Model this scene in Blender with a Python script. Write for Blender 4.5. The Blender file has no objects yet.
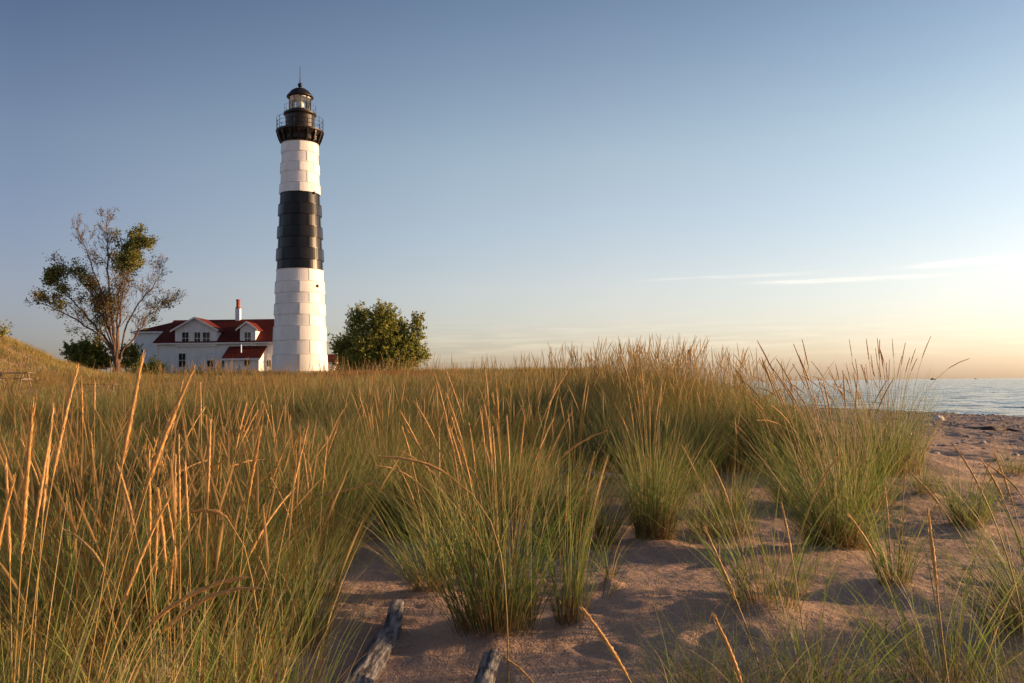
import bpy, math, random
import numpy as np
from mathutils import Vector, Matrix
random.seed(7); rng = np.random.default_rng(11)
R = math.radians
sc = bpy.context.scene
C = sc.collection

# ------------------------------------------------------------------ camera
FPX = 853.0; EYE = 1.10; PITCH = R(2.87); ROLL = R(0.70)
cam = bpy.data.cameras.new('camera'); camo = bpy.data.objects.new('camera', cam); C.objects.link(camo)
cam.sensor_width = 36.0; cam.lens = FPX / 1024 * 36.0; cam.clip_end = 60000; cam.clip_start = 0.05
_f = Vector((0, math.cos(PITCH), math.sin(PITCH))); _r0 = Vector((1, 0, 0)); _u0 = _r0.cross(_f)
_r = _r0 * math.cos(ROLL) - _u0 * math.sin(ROLL); _u = _r.cross(_f)
_m = Matrix((_r, _u, -_f)).transposed().to_4x4(); _m.translation = Vector((0, 0, EYE))
camo.matrix_world = _m
sc.camera = camo

# ------------------------------------------------------------------ world, sun, exposure
SUN_EL = 7.5; SUN_DIR = 7.0           # degrees; direction measured from +X towards +Y
w = bpy.data.worlds.new('World'); sc.world = w; w.use_nodes = True
nt = w.node_tree; nd = nt.nodes; ln = nt.links; nd.clear()
out = nd.new('ShaderNodeOutputWorld'); bg = nd.new('ShaderNodeBackground'); sky = nd.new('ShaderNodeTexSky')
sky.sky_type = 'NISHITA'; sky.sun_disc = False; sky.sun_elevation = R(SUN_EL)
sky.sun_rotation = R(90 - SUN_DIR); sky.air_density = 1.0; sky.dust_density = 1.2; sky.ozone_density = 1.6
bg.inputs[1].default_value = 0.15
hs = nd.new('ShaderNodeHueSaturation'); hs.inputs['Saturation'].default_value = 0.86
ln.new(sky.outputs[0], hs.inputs['Color'])
# thin streaks of cloud low over the lake, laid out by direction (azimuth, elevation in degrees)
tc = nd.new('ShaderNodeTexCoord'); sp = nd.new('ShaderNodeSeparateXYZ'); ln.new(tc.outputs['Generated'], sp.inputs[0])
def M_(op, a, b=None, c=None):
    n = nd.new('ShaderNodeMath'); n.operation = op
    for i, v in enumerate((a, b, c)):
        if v is None: continue
        if isinstance(v, (int, float)): n.inputs[i].default_value = v
        else: ln.new(v, n.inputs[i])
    return n.outputs[0]
azi = M_('MULTIPLY', M_('ARCTAN2', sp.outputs[0], sp.outputs[1]), 57.2958)
ele = M_('MULTIPLY', M_('ARCSINE', sp.outputs[2]), 57.2958)
cv = nd.new('ShaderNodeCombineXYZ'); ln.new(M_('MULTIPLY', azi, 0.22), cv.inputs[0]); ln.new(M_('MULTIPLY', ele, 3.2), cv.inputs[1])
ns = nd.new('ShaderNodeTexNoise'); ns.inputs['Scale'].default_value = 1.0; ns.inputs['Detail'].default_value = 6
ns.inputs['Distortion'].default_value = 0.6
ln.new(cv.outputs[0], ns.inputs['Vector'])
def azel(px, py):
    d = _r * ((px - 512) / FPX) + _u * ((341.5 - py) / FPX) + _f
    return math.degrees(math.atan2(d.x, d.y)), math.degrees(math.asin(d.z / d.length))
def streak(a0, e0, aw, ew, slope, thin, amp):
    da = M_('SUBTRACT', azi, a0)
    de = M_('SUBTRACT', M_('SUBTRACT', ele, e0), M_('MULTIPLY', da, slope))
    q = M_('ADD', M_('POWER', M_('DIVIDE', M_('ABSOLUTE', da), aw), 4), M_('POWER', M_('DIVIDE', M_('ABSOLUTE', de), ew), 2))
    g = M_('EXPONENT', M_('MULTIPLY', q, -1))
    v = M_('MULTIPLY', M_('SUBTRACT', ns.outputs[0], thin), 4.0)
    cl = nd.new('ShaderNodeClamp'); ln.new(v, cl.inputs[0])
    return M_('MULTIPLY', M_('MULTIPLY', g, cl.outputs[0]), amp)
s = streak(*azel(845, 280), 5.0, 0.13, -0.01, 0.32, 0.24)
s = M_('ADD', s, streak(*azel(990, 260), 4.0, 0.15, 0.02, 0.27, 0.28))
s = M_('ADD', s, streak(*azel(730, 277), 5, 0.10, 0.0, 0.34, 0.12))
s = M_('ADD', s, streak(12, 2.6, 30, 1.2, 0.0, 0.42, 0.08))
rp = nd.new('ShaderNodeValToRGB'); ln.new(M_('DIVIDE', ele, 40.0), rp.inputs[0])       # hazy pink air low down, deeper blue higher up
rp.color_ramp.elements[0].position = 0.02; rp.color_ramp.elements[0].color = (1.08, 1.04, 1.36, 1); rp.color_ramp.elements[1].position = 0.75; rp.color_ramp.elements[1].color = (.48, .57, .74, 1)
e_ = rp.color_ramp.elements.new(0.16); e_.color = (1.24, 1.10, 1.22, 1)
e_ = rp.color_ramp.elements.new(0.38); e_.color = (1.16, 1.10, 1.10, 1)
tm = nd.new('ShaderNodeMix'); tm.data_type = 'RGBA'; tm.blend_type = 'MULTIPLY'; tm.inputs['Factor'].default_value = 1; ln.new(hs.outputs[0], tm.inputs['A']); ln.new(rp.outputs[0], tm.inputs['B'])
cz = M_('MULTIPLY', M_('ADD', M_('COSINE', M_('DIVIDE', M_('SUBTRACT', azi, 40.0), 57.2958)), 1.0), 0.5)
r2 = nd.new('ShaderNodeValToRGB'); ln.new(cz, r2.inputs[0]); E = r2.color_ramp.elements
E[0].position = 0.30; E[0].color = (.80, .80, .85, 1); E[1].position = 0.995; E[1].color = (1.06, 1.07, 1.05, 1)
for p_, c_ in ((.60, (.50, .51, .61, 1)), (.67, (.53, .54, .64, 1)), (.865, (1.02, 1.0, 1.0, 1)), (.92, (1.10, 1.06, 1.04, 1))): e_ = E.new(p_); e_.color = c_
vm = nd.new('ShaderNodeMix'); vm.data_type = 'RGBA'; vm.blend_type = 'MULTIPLY'; vm.inputs['Factor'].default_value = 1; ln.new(tm.outputs['Result'], vm.inputs['A']); ln.new(r2.outputs[0], vm.inputs['B'])
mx = nd.new('ShaderNodeMix'); mx.data_type = 'RGBA'; ln.new(s, mx.inputs['Factor'])
ln.new(vm.outputs['Result'], mx.inputs['A']); mx.inputs['B'].default_value = (9.0, 7.6, 5.8, 1)
ln.new(mx.outputs['Result'], bg.inputs[0]); ln.new(bg.outputs[0], out.inputs[0])

sl = bpy.data.lights.new('sun', 'SUN'); sl.energy = 5.0; sl.angle = R(0.5); sl.color = (1.0, 0.62, 0.32)
so = bpy.data.objects.new('sun', sl); C.objects.link(so)
sd = Vector((math.cos(R(SUN_EL)) * math.cos(R(SUN_DIR)), math.cos(R(SUN_EL)) * math.sin(R(SUN_DIR)), math.sin(R(SUN_EL))))
so.rotation_euler = sd.to_track_quat('Z', 'Y').to_euler()
sc.view_settings.view_transform = 'Standard'; sc.view_settings.look = 'None'
sc.view_settings.gamma = 1; sc.view_settings.exposure = 0.65; sc.view_settings.use_curve_mapping = False

# ------------------------------------------------------------------ placement helpers
def ray(px, py):
    return _r * ((px - 512) / FPX) + _u * ((341.5 - py) / FPX) + _f
def at(px, py, Y):
    d = ray(px, py); k = Y / d.y
    return Vector((0, 0, EYE)) + d * k

# ------------------------------------------------------------------ noise
_T = rng.random((256, 256))
def vn(x, y):
    x = np.asarray(x, float); y = np.asarray(y, float)
    xi = np.floor(x).astype(int); yi = np.floor(y).astype(int); fx = x - xi; fy = y - yi
    fx = fx * fx * (3 - 2 * fx); fy = fy * fy * (3 - 2 * fy)
    a = _T[xi & 255, yi & 255]; b = _T[(xi + 1) & 255, yi & 255]; c = _T[xi & 255, (yi + 1) & 255]; d = _T[(xi + 1) & 255, (yi + 1) & 255]
    return (a * (1 - fx) + b * fx) * (1 - fy) + (c * (1 - fx) + d * fx) * fy - 0.5
def fbm(x, y, o=4):
    s = 0; a = 1
    for i in range(o):
        s = s + a * vn(x * 2 ** i + 17.3 * i, y * 2 ** i + 9.1 * i); a *= 0.5
    return s
def sst(a, b, x):
    t = np.clip((x - a) / (b - a), 0, 1); return t * t * (3 - 2 * t)

# ------------------------------------------------------------------ terrain
WATER = -1.90
def Xe(y): return 4.4 + 0.065 * np.clip(y, 0, 400)
def Xs(y): return np.interp(y, [-400, 0, 60, 80, 102, 150, 300, 900, 6000], [60, 44, 40.5, 37.5, 33.5, 34, 50, 110, 700])
MOUNDS = []   # small sand heaps round tussocks, filled below
foot = np.random.default_rng(5)
FOOT = [(foot.uniform(0.1, 3.6), foot.uniform(2.6, 7.5), foot.uniform(0, 3.14), foot.uniform(0.10, 0.17), foot.uniform(0.05, 0.08), foot.uniform(0.012, 0.026)) for _ in range(42)]
def H(x, y, fine=True):
    x = np.asarray(x, float); y = np.asarray(y, float)
    b = np.interp(y, [-50, 0, 7, 10, 13, 17, 24, 35, 60, 80, 97, 110, 200, 600], [0.2, 0, 0.02, 0.10, 0.22, 0.20, 0.33, 0.62, 1.25, 1.75, 2.62, 2.75, 3.2, 3.5])
    b = b + 0.38 * np.exp(-((x - 2.0) / 1.5) ** 2 - ((y - 12.6) / 2.0) ** 2)
    b = b + 0.12 * np.exp(-((x + 1.5) / 4) ** 2 - ((y - 15) / 4.0) ** 2)
    b = b + 5.1 * np.exp(-(np.maximum(np.abs(x + 50) - 5, 0) / 8.0) ** 2 - ((y - 66) / 10.0) ** 2)
    b = b + (0.70 * fbm(x / 7, y / 7, 3) * sst(9, 30, y) * (1 - 0.75 * sst(60, 85, y)))
    b = b + 0.11 * fbm(x / 1.9 + 3, y / 1.5 + 8, 3)
    t = (x - Xe(y)) / np.maximum(Xs(y) - Xe(y), 1)
    tt = np.clip(t, 0, None)
    sh = -(b * np.clip(t * 5, 0, 1)) + (WATER) * np.where(tt < 1, tt ** 0.62, 1 + (tt - 1) * 1.2)
    b = b + np.maximum(sh, -7)
    if fine:
        bz = np.clip(t * 12, 0, 1) * (t < 1.0)
        b = b + bz * (0.11 * fbm(x / 0.5, y / 0.8, 4) + 0.12 * fbm(x / 2.5, y / 3, 2))
        near = np.exp(-(np.clip(y - 6, 0, None) / 6) ** 2)
        b = b + near * (0.028 * fbm(x / 0.55, y / 0.42, 3) + 0.012 * fbm(x / 0.09, y / 0.12, 2))
        b = b + near * 0.010 * np.sin((x * 0.35 + y * 1.0 + 0.35 * fbm(x, y, 2)) * 2 * np.pi / 0.16) * sst(-0.1, 0.3, fbm(x / 1.3 + 40, y / 1.3, 2))
        for (mx_, my_, r_, h_) in MOUNDS:
            b = b + h_ * np.exp(-((x - mx_) ** 2 + (y - my_) ** 2) / r_ ** 2)
        if x.size > 1:
            for (fx, fy, fa, fl, fw, fd) in FOOT:
                m = (np.abs(x - fx) < 0.5) & (np.abs(y - fy) < 0.5)
                if not m.any(): continue
                u = (x[m] - fx) * math.cos(fa) + (y[m] - fy) * math.sin(fa); v = -(x[m] - fx) * math.sin(fa) + (y[m] - fy) * math.cos(fa)
                q = (u / fl) ** 2 + (v / fw) ** 2
                b[m] += -fd * np.exp(-q * q) + fd * 0.45 * np.exp(-(np.sqrt(q) - 1.55) ** 2 * 8)
    return b
def ground(px, py, ymin=1.2, ymax=150):
    d = ray(px, py)
    ys = np.geomspace(ymin, ymax, 900); k = ys / d.y
    zz = EYE + d.z * k; hh = H(d.x * k, ys, False)
    i = np.argmax(zz <= hh)
    if i == 0: i = len(ys) - 1
    return float(d.x * k[i]), float(ys[i])
def gz(x, y): return float(H(np.array([x, x]), np.array([y, y]))[0])

# ------------------------------------------------------------------ object helpers
def props(o, label=None, cat=None, group=None, kind=None):
    if label: o['label'] = label
    if cat: o['category'] = cat
    if group: o['group'] = group
    if kind: o['kind'] = kind
    return o
def empty(name, loc, label=None, cat=None, group=None):
    o = bpy.data.objects.new(name, None); C.objects.link(o); o.location = loc; o.empty_display_size = 0.2
    return props(o, label, cat, group)
class MB:
    def __init__(s): s.v = []; s.f = []; s.sm = []
    def add(s, vs, fs, smooth=False):
        n = len(s.v); s.v += [tuple(v) for v in vs]; s.f += [tuple(i + n for i in f) for f in fs]; s.sm += [smooth] * len(fs); return s
    def box(s, a, b):
        (x0, y0, z0), (x1, y1, z1) = a, b
        return s.add([(x0, y0, z0), (x1, y0, z0), (x1, y1, z0), (x0, y1, z0), (x0, y0, z1), (x1, y0, z1), (x1, y1, z1), (x0, y1, z1)],
                     [(0, 3, 2, 1), (4, 5, 6, 7), (0, 1, 5, 4), (1, 2, 6, 5), (2, 3, 7, 6), (3, 0, 4, 7)])
    def bar(s, p, q, wd, ht):           # a rectangular beam between two points
        p = Vector(p); q = Vector(q); d = (q - p).normalized(); up = Vector((0, 0, 1))
        if abs(d.z) > 0.98: up = Vector((0, 1, 0))
        sd_ = d.cross(up).normalized(); up = sd_.cross(d)
        vs = []
        for e in (p, q):
            for (a, b) in ((-1, -1), (1, -1), (1, 1), (-1, 1)): vs.append(e + sd_ * a * wd / 2 + up * b * ht / 2)
        return s.add(vs, [(3, 2, 1, 0), (4, 5, 6, 7), (0, 1, 5, 4), (1, 2, 6, 5), (2, 3, 7, 6), (3, 0, 4, 7)])
    def solid(s, poly, vec):            # extrude a polygon by a vector
        n = len(poly); p = [Vector(a) for a in poly]; q = [a + Vector(vec) for a in p]
        nrm = (p[1] - p[0]).cross(p[2] - p[0])
        if nrm.dot(Vector(vec)) > 0: f0 = tuple(reversed(range(n))); f1 = tuple(range(n, 2 * n)); sd_ = [(i, (i + 1) % n, n + (i + 1) % n, n + i) for i in range(n)]
        else: f0 = tuple(range(n)); f1 = tuple(reversed(range(n, 2 * n))); sd_ = [(i, n + i, n + (i + 1) % n, (i + 1) % n) for i in range(n)]
        return s.add(p + q, [f0, f1] + sd_)
    def tube(s, pts, rad, n=6, cap=True, jit=0.0, smooth=True):
        pts = [Vector(p) for p in pts]; vs = []; ref = Vector((0.13, 0.97, 0.2))
        for i, p in enumerate(pts):
            d = (pts[min(i + 1, len(pts) - 1)] - pts[max(i - 1, 0)]).normalized()
            a = d.cross(ref)
            if a.length < 0.15: a = d.cross(Vector((1, 0, 0)))
            a.normalize(); b = d.cross(a); r = rad[i] if hasattr(rad, '__len__') else rad
            for k in range(n):
                t = 2 * math.pi * k / n; rr = r * (1 + random.uniform(-jit, jit)); vs.append(p + a * math.cos(t) * rr + b * math.sin(t) * rr)
        fs = [(i * n + k, i * n + (k + 1) % n, (i + 1) * n + (k + 1) % n, (i + 1) * n + k) for i in range(len(pts) - 1) for k in range(n)]
        if cap: fs += [tuple(reversed(range(n))), tuple(range((len(pts) - 1) * n, len(pts) * n))]
        return s.add(vs, fs, smooth)
    def lathe(s, prof, n=48, c=(0, 0, 0), smooth=False, close=True):   # prof: (radius, z), bottom to top
        vs = []; fs = []
        for (r, z) in prof:
            for k in range(n): t = 2 * math.pi * k / n; vs.append((c[0] + r * math.cos(t), c[1] + r * math.sin(t), c[2] + z))
        for i in range(len(prof) - 1):
            for k in range(n): fs.append((i * n + k, i * n + (k + 1) % n, (i + 1) * n + (k + 1) % n, (i + 1) * n + k))
        if close: fs += [tuple(reversed(range(n))), tuple(range((len(prof) - 1) * n, len(prof) * n))]
        return s.add(vs, fs, smooth)
    def build(s, name, mat, parent=None):
        me = bpy.data.meshes.new(name); me.from_pydata(s.v, [], s.f); me.update()
        me.polygons.foreach_set('use_smooth', s.sm); me.materials.append(mat)
        o = bpy.data.objects.new(name, me); C.objects.link(o)
        if parent is not None:
            o.parent = parent
            # vertices are given in world space: take the parent's place off
            pl = parent
            off = Vector((0, 0, 0))
            while pl is not None: off += pl.location; pl = pl.parent
            o.location = (0, 0, 0)
            co = np.array(s.v, dtype=np.float32).reshape(-1, 3) - np.array(off, dtype=np.float32)
            me.vertices.foreach_set('co', co.ravel()); me.update()
        return o
def raw_mesh(name, v, quads, mat, col=None, parent=None, smooth=False, tris=None):
    """numpy verts (n,3), quads (m,4), optional tris (k,3); world coordinates"""
    me = bpy.data.meshes.new(name); off = Vector((0, 0, 0)); pl = parent
    while pl is not None: off += pl.location; pl = pl.parent
    v = np.asarray(v, np.float32) - np.array(off, np.float32)
    me.vertices.add(len(v)); me.vertices.foreach_set('co', v.ravel())
    idx = np.asarray(quads, np.int32).ravel(); nq = len(quads); tot = np.full(nq, 4, np.int32)
    if tris is not None and len(tris): idx = np.concatenate([idx, np.asarray(tris, np.int32).ravel()]); tot = np.concatenate([tot, np.full(len(tris), 3, np.int32)])
    me.loops.add(len(idx)); me.loops.foreach_set('vertex_index', idx)
    me.polygons.add(len(tot)); st = np.concatenate([[0], np.cumsum(tot)[:-1]]).astype(np.int32)
    me.polygons.foreach_set('loop_start', st)
    try: me.polygons.foreach_set('loop_total', tot)
    except Exception: pass
    me.polygons.foreach_set('use_smooth', np.full(len(tot), smooth, bool))
    me.update(calc_edges=True)
    if col is not None:
        a = me.color_attributes.new('tint', 'FLOAT_COLOR', 'POINT'); cc = np.ones((len(v), 4), np.float32); cc[:, :3] = col; a.data.foreach_set('color', cc.ravel())
    me.materials.append(mat)
    o = bpy.data.objects.new(name, me); C.objects.link(o); o.parent = parent
    return o

# ------------------------------------------------------------------ materials
def newmat(name):
    m = bpy.data.materials.new(name); m.use_nodes = True; return m, m.node_tree.nodes, m.node_tree.links, m.node_tree.nodes['Principled BSDF']
def noisemix(N, L, c0, c1, scale, lo=0.35, hi=0.65, detail=5, vec=None, stretch=None):
    t = N.new('ShaderNodeTexNoise'); t.inputs['Scale'].default_value = scale; t.inputs['Detail'].default_value = detail
    src = vec
    if src is None:
        g = N.new('ShaderNodeTexCoord'); src = g.outputs['Object']
    if stretch:
        mp = N.new('ShaderNodeMapping'); mp.inputs['Scale'].default_value = stretch; L.new(src, mp.inputs[0]); src = mp.outputs[0]
    L.new(src, t.inputs['Vector'])
    r = N.new('ShaderNodeValToRGB'); r.color_ramp.elements[0].position = lo; r.color_ramp.elements[1].position = hi
    r.color_ramp.elements[0].color = (*c0, 1); r.color_ramp.elements[1].color = (*c1, 1)
    L.new(t.outputs[0], r.inputs[0]); return r.outputs[0], t.outputs[0]
def simple(name, c0, c1, scale=4, rough=0.7, bump=0.0, stretch=None, lo=0.35, hi=0.65, metal=0.0, spec=0.5):
    m, N, L, B = newmat(name); c, f = noisemix(N, L, c0, c1, scale, lo, hi, stretch=stretch)
    L.new(c, B.inputs['Base Color']); B.inputs['Roughness'].default_value = rough; B.inputs['Metallic'].default_value = metal
    B.inputs['Specular IOR Level'].default_value = spec
    if bump:
        b = N.new('ShaderNodeBump'); b.inputs['Strength'].default_value = 1; b.inputs['Distance'].default_value = bump; L.new(f, b.inputs['Height']); L.new(b.outputs[0], B.inputs['Normal'])
    return m
def grass_mat(name, trans=0.35):
    m, N, L, B = newmat(name); a = N.new('ShaderNodeAttribute'); a.attribute_name = 'tint'
    L.new(a.outputs['Color'], B.inputs['Base Color']); B.inputs['Roughness'].default_value = 0.55; B.inputs['Specular IOR Level'].default_value = 0.25
    t = N.new('ShaderNodeBsdfTranslucent'); L.new(a.outputs['Color'], t.inputs['Color'])
    mx = N.new('ShaderNodeMixShader'); mx.inputs[0].default_value = trans
    L.new(B.outputs[0], mx.inputs[1]); L.new(t.outputs[0], mx.inputs[2]); L.new(mx.outputs[0], N['Material Output'].inputs['Surface'])
    return m
GRASS = grass_mat('dune_grass', 0.38); STRAW = grass_mat('seed_stalk', 0.12); LEAF = grass_mat('tree_leaf', 0.42)
WHITE = simple('white_paint', (0.76, 0.74, 0.71), (0.82, 0.81, 0.79), 0.6, 0.55, stretch=(1, 1, 0.25))
WHITE2 = simple('white_siding', (0.77, 0.77, 0.77), (0.83, 0.83, 0.83), 1.5, 0.7)
def stain(m, c, scale, st, lo, hi, amt):
    N = m.node_tree.nodes; L = m.node_tree.links; B = N['Principled BSDF']; old = B.inputs['Base Color'].links[0].from_socket
    _, f = noisemix(N, L, (0, 0, 0), (1, 1, 1), scale, lo, hi, 6, stretch=st); rmp = [n for n in N if n.type == 'VALTORGB'][-1]
    k = N.new('ShaderNodeMath'); k.operation = 'MULTIPLY'; L.new(rmp.outputs[0], k.inputs[0]); k.inputs[1].default_value = amt
    x = N.new('ShaderNodeMix'); x.data_type = 'RGBA'; L.new(k.outputs[0], x.inputs['Factor']); L.new(old, x.inputs['A']); x.inputs['B'].default_value = (*c, 1); L.new(x.outputs['Result'], B.inputs['Base Color'])
stain(WHITE, (.46, .36, .27), 1.6, (1.6, 1.6, .12), .60, .78, .5); stain(WHITE, (.50, .48, .45), .9, (1, 1, .5), .5, .75, .4); stain(WHITE2, (.50, .47, .43), 1.2, (1.5, 1.5, .25), .52, .75, .35)
BLACK = simple('black_paint', (0.008, 0.008, 0.009), (0.018, 0.016, 0.016), 1.2, 0.28, stretch=(1, 1, 0.3), spec=0.22)
BLACK2 = simple('black_iron', (0.010, 0.009, 0.008), (0.028, 0.018, 0.012), 2.5, 0.42, spec=0.3)
REDROOF = simple('red_shingles', (0.095, 0.015, 0.010), (0.16, 0.029, 0.017), 3, 0.9, 0.02, stretch=(1, 1, 4), spec=0.15)
REDBRICK = simple('red_brick', (0.28, 0.05, 0.03), (0.36, 0.09, 0.05), 8, 0.8)
TRIM = simple('trim_paint', (0.76, 0.74, 0.70), (0.82, 0.80, 0.77), 2, 0.6)
BARK = simple('bark', (0.075, 0.045, 0.03), (0.18, 0.11, 0.07), 6, 0.9, 0.03, stretch=(1, 1, 0.2))
BARK2 = simple('twig_bark', (0.12, 0.072, 0.045), (0.22, 0.145, 0.09), 6, 0.9)
DRIFT = simple('driftwood', (0.06, 0.058, 0.06), (0.27, 0.25, 0.235), 60, 0.92, 0.014, stretch=(1, .10, 1), lo=.4, hi=.6)
DARKWOOD = simple('dark_wet_wood', (0.035, 0.026, 0.02), (0.08, 0.06, 0.045), 5, 0.8, 0.02)
FENCEW = simple('weathered_wood', (0.30, 0.23, 0.16), (0.46, 0.37, 0.26), 5, 0.8, 0.01)
TABLEW = simple('grey_boards', (0.14, 0.11, 0.09), (0.24, 0.19, 0.15), 5, 0.85, 0.01)
METAL = simple('grey_metal', (0.12, 0.13, 0.15), (0.20, 0.21, 0.23), 5, 0.5)
STONE = simple('pale_stone', (0.55, 0.50, 0.42), (0.70, 0.66, 0.58), 6, 0.8, 0.02)
DGLASS, N, L, B = newmat('window_glass'); B.inputs['Base Color'].default_value = (0.018, 0.02, 0.024, 1); B.inputs['Roughness'].default_value = 0.06
LGLASS, N, L, B = newmat('lantern_glass')
g_ = N.new('ShaderNodeBsdfGlossy'); g_.inputs['Roughness'].default_value = 0.03; tr_ = N.new('ShaderNodeBsdfTransparent'); tr_.inputs[0].default_value = (0.93, 0.95, 0.95, 1)
fr_ = N.new('ShaderNodeFresnel'); mx_ = N.new('ShaderNodeMixShader'); L.new(fr_.outputs[0], mx_.inputs[0]); L.new(tr_.outputs[0], mx_.inputs[1]); L.new(g_.outputs[0], mx_.inputs[2])
L.new(mx_.outputs[0], N['Material Output'].inputs['Surface'])
LENS = simple('lens_glass', (0.55, 0.62, 0.60), (0.75, 0.80, 0.78), 8, 0.15)

# sand
SAND, N, L, B = newmat('sand')
g = N.new('ShaderNodeTexCoord'); P = g.outputs['Object']
c1, f1 = noisemix(N, L, (0.45, 0.31, 0.22), (0.56, 0.40, 0.295), 1.2, 0.3, 0.7, vec=P)
c2, f2 = noisemix(N, L, (0.72, 0.68, 0.66), (1.12, 1.10, 1.08), 120, 0.25, 0.75, 3, vec=P)
mm = N.new('ShaderNodeMix'); mm.data_type = 'RGBA'; mm.blend_type = 'MULTIPLY'; mm.inputs['Factor'].default_value = 1; L.new(c1, mm.inputs['A']); L.new(c2, mm.inputs['B'])
# dark specks of plant litter and small pebbles
vo = N.new('ShaderNodeTexVoronoi'); vo.inputs['Scale'].default_value = 26; L.new(P, vo.inputs['Vector'])
rr = N.new('ShaderNodeValToRGB'); rr.color_ramp.elements[0].position = 0.10; rr.color_ramp.elements[0].color = (0.35, 0.3, 0.28, 1); rr.color_ramp.elements[1].position = 0.16; rr.color_ramp.elements[1].color = (1, 1, 1, 1)
L.new(vo.outputs['Distance'], rr.inputs[0])
mm2 = N.new('ShaderNodeMix'); mm2.data_type = 'RGBA'; mm2.blend_type = 'MULTIPLY'; mm2.inputs['Factor'].default_value = 0.7; L.new(mm.outputs['Result'], mm2.inputs['A']); L.new(rr.outputs[0], mm2.inputs['B'])
# darker damp, stony band down the beach (by place: towards the water line)
sx = N.new('ShaderNodeSeparateXYZ'); L.new(P, sx.inputs[0])
rz = N.new('ShaderNodeMapRange'); rz.inputs['From Min'].default_value = -0.1; rz.inputs['From Max'].default_value = -1.1; L.new(sx.outputs[2], rz.inputs[0])
mm3 = N.new('ShaderNodeMix'); mm3.data_type = 'RGBA'; L.new(rz.outputs[0], mm3.inputs['Factor']); L.new(mm2.outputs['Result'], mm3.inputs['A'])
c3, f3 = noisemix(N, L, (0.26, 0.20, 0.165), (0.42, 0.32, 0.255), 3.0, 0.38, 0.62, 6, vec=P); L.new(c3, mm3.inputs['B'])
L.new(mm3.outputs['Result'], B.inputs['Base Color']); B.inputs['Roughness'].default_value = 0.95; B.inputs['Specular IOR Level'].default_value = 0.15
b1 = N.new('ShaderNodeBump'); b1.inputs['Distance'].default_value = 0.010; L.new(f2, b1.inputs['Height'])
t3 = N.new('ShaderNodeTexNoise'); t3.inputs['Scale'].default_value = 16; t3.inputs['Detail'].default_value = 5; L.new(P, t3.inputs['Vector'])
b2 = N.new('ShaderNodeBump'); b2.inputs['Distance'].default_value = 0.03; L.new(t3.outputs[0], b2.inputs['Height']); L.new(b1.outputs[0], b2.inputs['Normal'])
t4 = N.new('ShaderNodeTexNoise'); t4.inputs['Scale'].default_value = 4.5; t4.inputs['Detail'].default_value = 6; t4.inputs['Roughness'].default_value = .65; L.new(P, t4.inputs['Vector'])
m4 = N.new('ShaderNodeMath'); m4.operation = 'MULTIPLY'; L.new(t4.outputs[0], m4.inputs[0]); L.new(rz.outputs[0], m4.inputs[1])
b3 = N.new('ShaderNodeBump'); b3.inputs['Distance'].default_value = 0.16; L.new(m4.outputs[0], b3.inputs['Height']); L.new(b2.outputs[0], b3.inputs['Normal'])
L.new(b3.outputs[0], B.inputs['Normal'])
# water
WAT, N, L, B = newmat('lake_water')
B.inputs['Base Color'].default_value = (0.035, 0.06, 0.075, 1); B.inputs['Roughness'].default_value = 0.12; B.inputs['IOR'].default_value = 1.333
g = N.new('ShaderNodeTexCoord'); P = g.outputs['Object']
def wave(scale, st, dist, prev):
    mp = N.new('ShaderNodeMapping'); mp.inputs['Scale'].default_value = st; mp.inputs['Rotation'].default_value = (0, 0, R(20)); L.new(P, mp.inputs[0])
    t = N.new('ShaderNodeTexNoise'); t.inputs['Scale'].default_value = scale; t.inputs['Detail'].default_value = 4; L.new(mp.outputs[0], t.inputs['Vector'])
    b = N.new('ShaderNodeBump'); b.inputs['Distance'].default_value = dist; L.new(t.outputs[0], b.inputs['Height'])
    if prev: L.new(prev, b.inputs['Normal'])
    return b.outputs[0]
nn = wave(0.22, (1.0, 1.0, 1), 1.1, None); nn = wave(0.9, (1, 0.8, 1), 0.35, nn); nn = wave(0.05, (1, 1, 1), 2.2, nn); L.new(nn, B.inputs['Normal'])

# ------------------------------------------------------------------ tussock places (px of base, radius m, leaf height m, leaves, stalks, stalk height, lean x, label)
TUS = []
def T(px, py, rad, h, nl, ns_, sh, lx, label, spread=0.5, straw=0.2, hl=(0.16, 0.26)):
    x, y = ground(px, py); TUS.append([x, y, rad, h, nl, ns_, sh, lx, label, spread, straw, hl])
T(495, 640, .18, .76, 430, 30, 1.04, -0.06, 'large green tussock in the middle foreground, just right of the grey log', .48)
T(572, 632, .07, .66, 110, 3, .8, 0.05, 'narrow tuft growing against the right side of the big middle foreground tussock', .30)
T(432, 600, .10, .62, 150, 4, .8, -0.15, 'left-leaning tuft behind the weathered log in the foreground', .6)
T(655, 545, .13, .78, 420, 12, 1.10, 0.03, 'tall tussock with reddish straw foot standing alone on bare sand right of centre', .42, .3)
T(610, 588, .03, .34, 34, 0, .4, 0, 'very small green tuft alone on the sand below the reddish-footed tussock', .8, .05)
T(838, 552, .20, .80, 700, 26, 1.20, -0.12, 'big dark-bottomed tussock whose seed stalks sweep up to the left, right of centre', .62, .15)
T(858, 512, .30, .84, 480, 14, 1.15, -0.16, 'broad tussock filling the space behind the big dark-bottomed one, merging with the lake-side grass', .5, .2)
T(795, 510, .16, .70, 240, 6, 1.0, -0.2, 'leaning tussock left of the big dark-bottomed one', .55, .2)
T(880, 478, .42, .95, 1100, 34, 1.34, -0.04, 'wide tussock whose dark seed heads stand against the lake', .40, .25)
T(800, 472, .26, .85, 480, 12, 1.30, -0.30, 'tussock between the mound and the lake-side tussock, its seed heads fanning left over the water', .5, .2)
T(968, 532, .12, .50, 260, 2, .5, 0.05, 'short bright green tuft on the beach side with two low seed heads', .6, .05)
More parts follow.
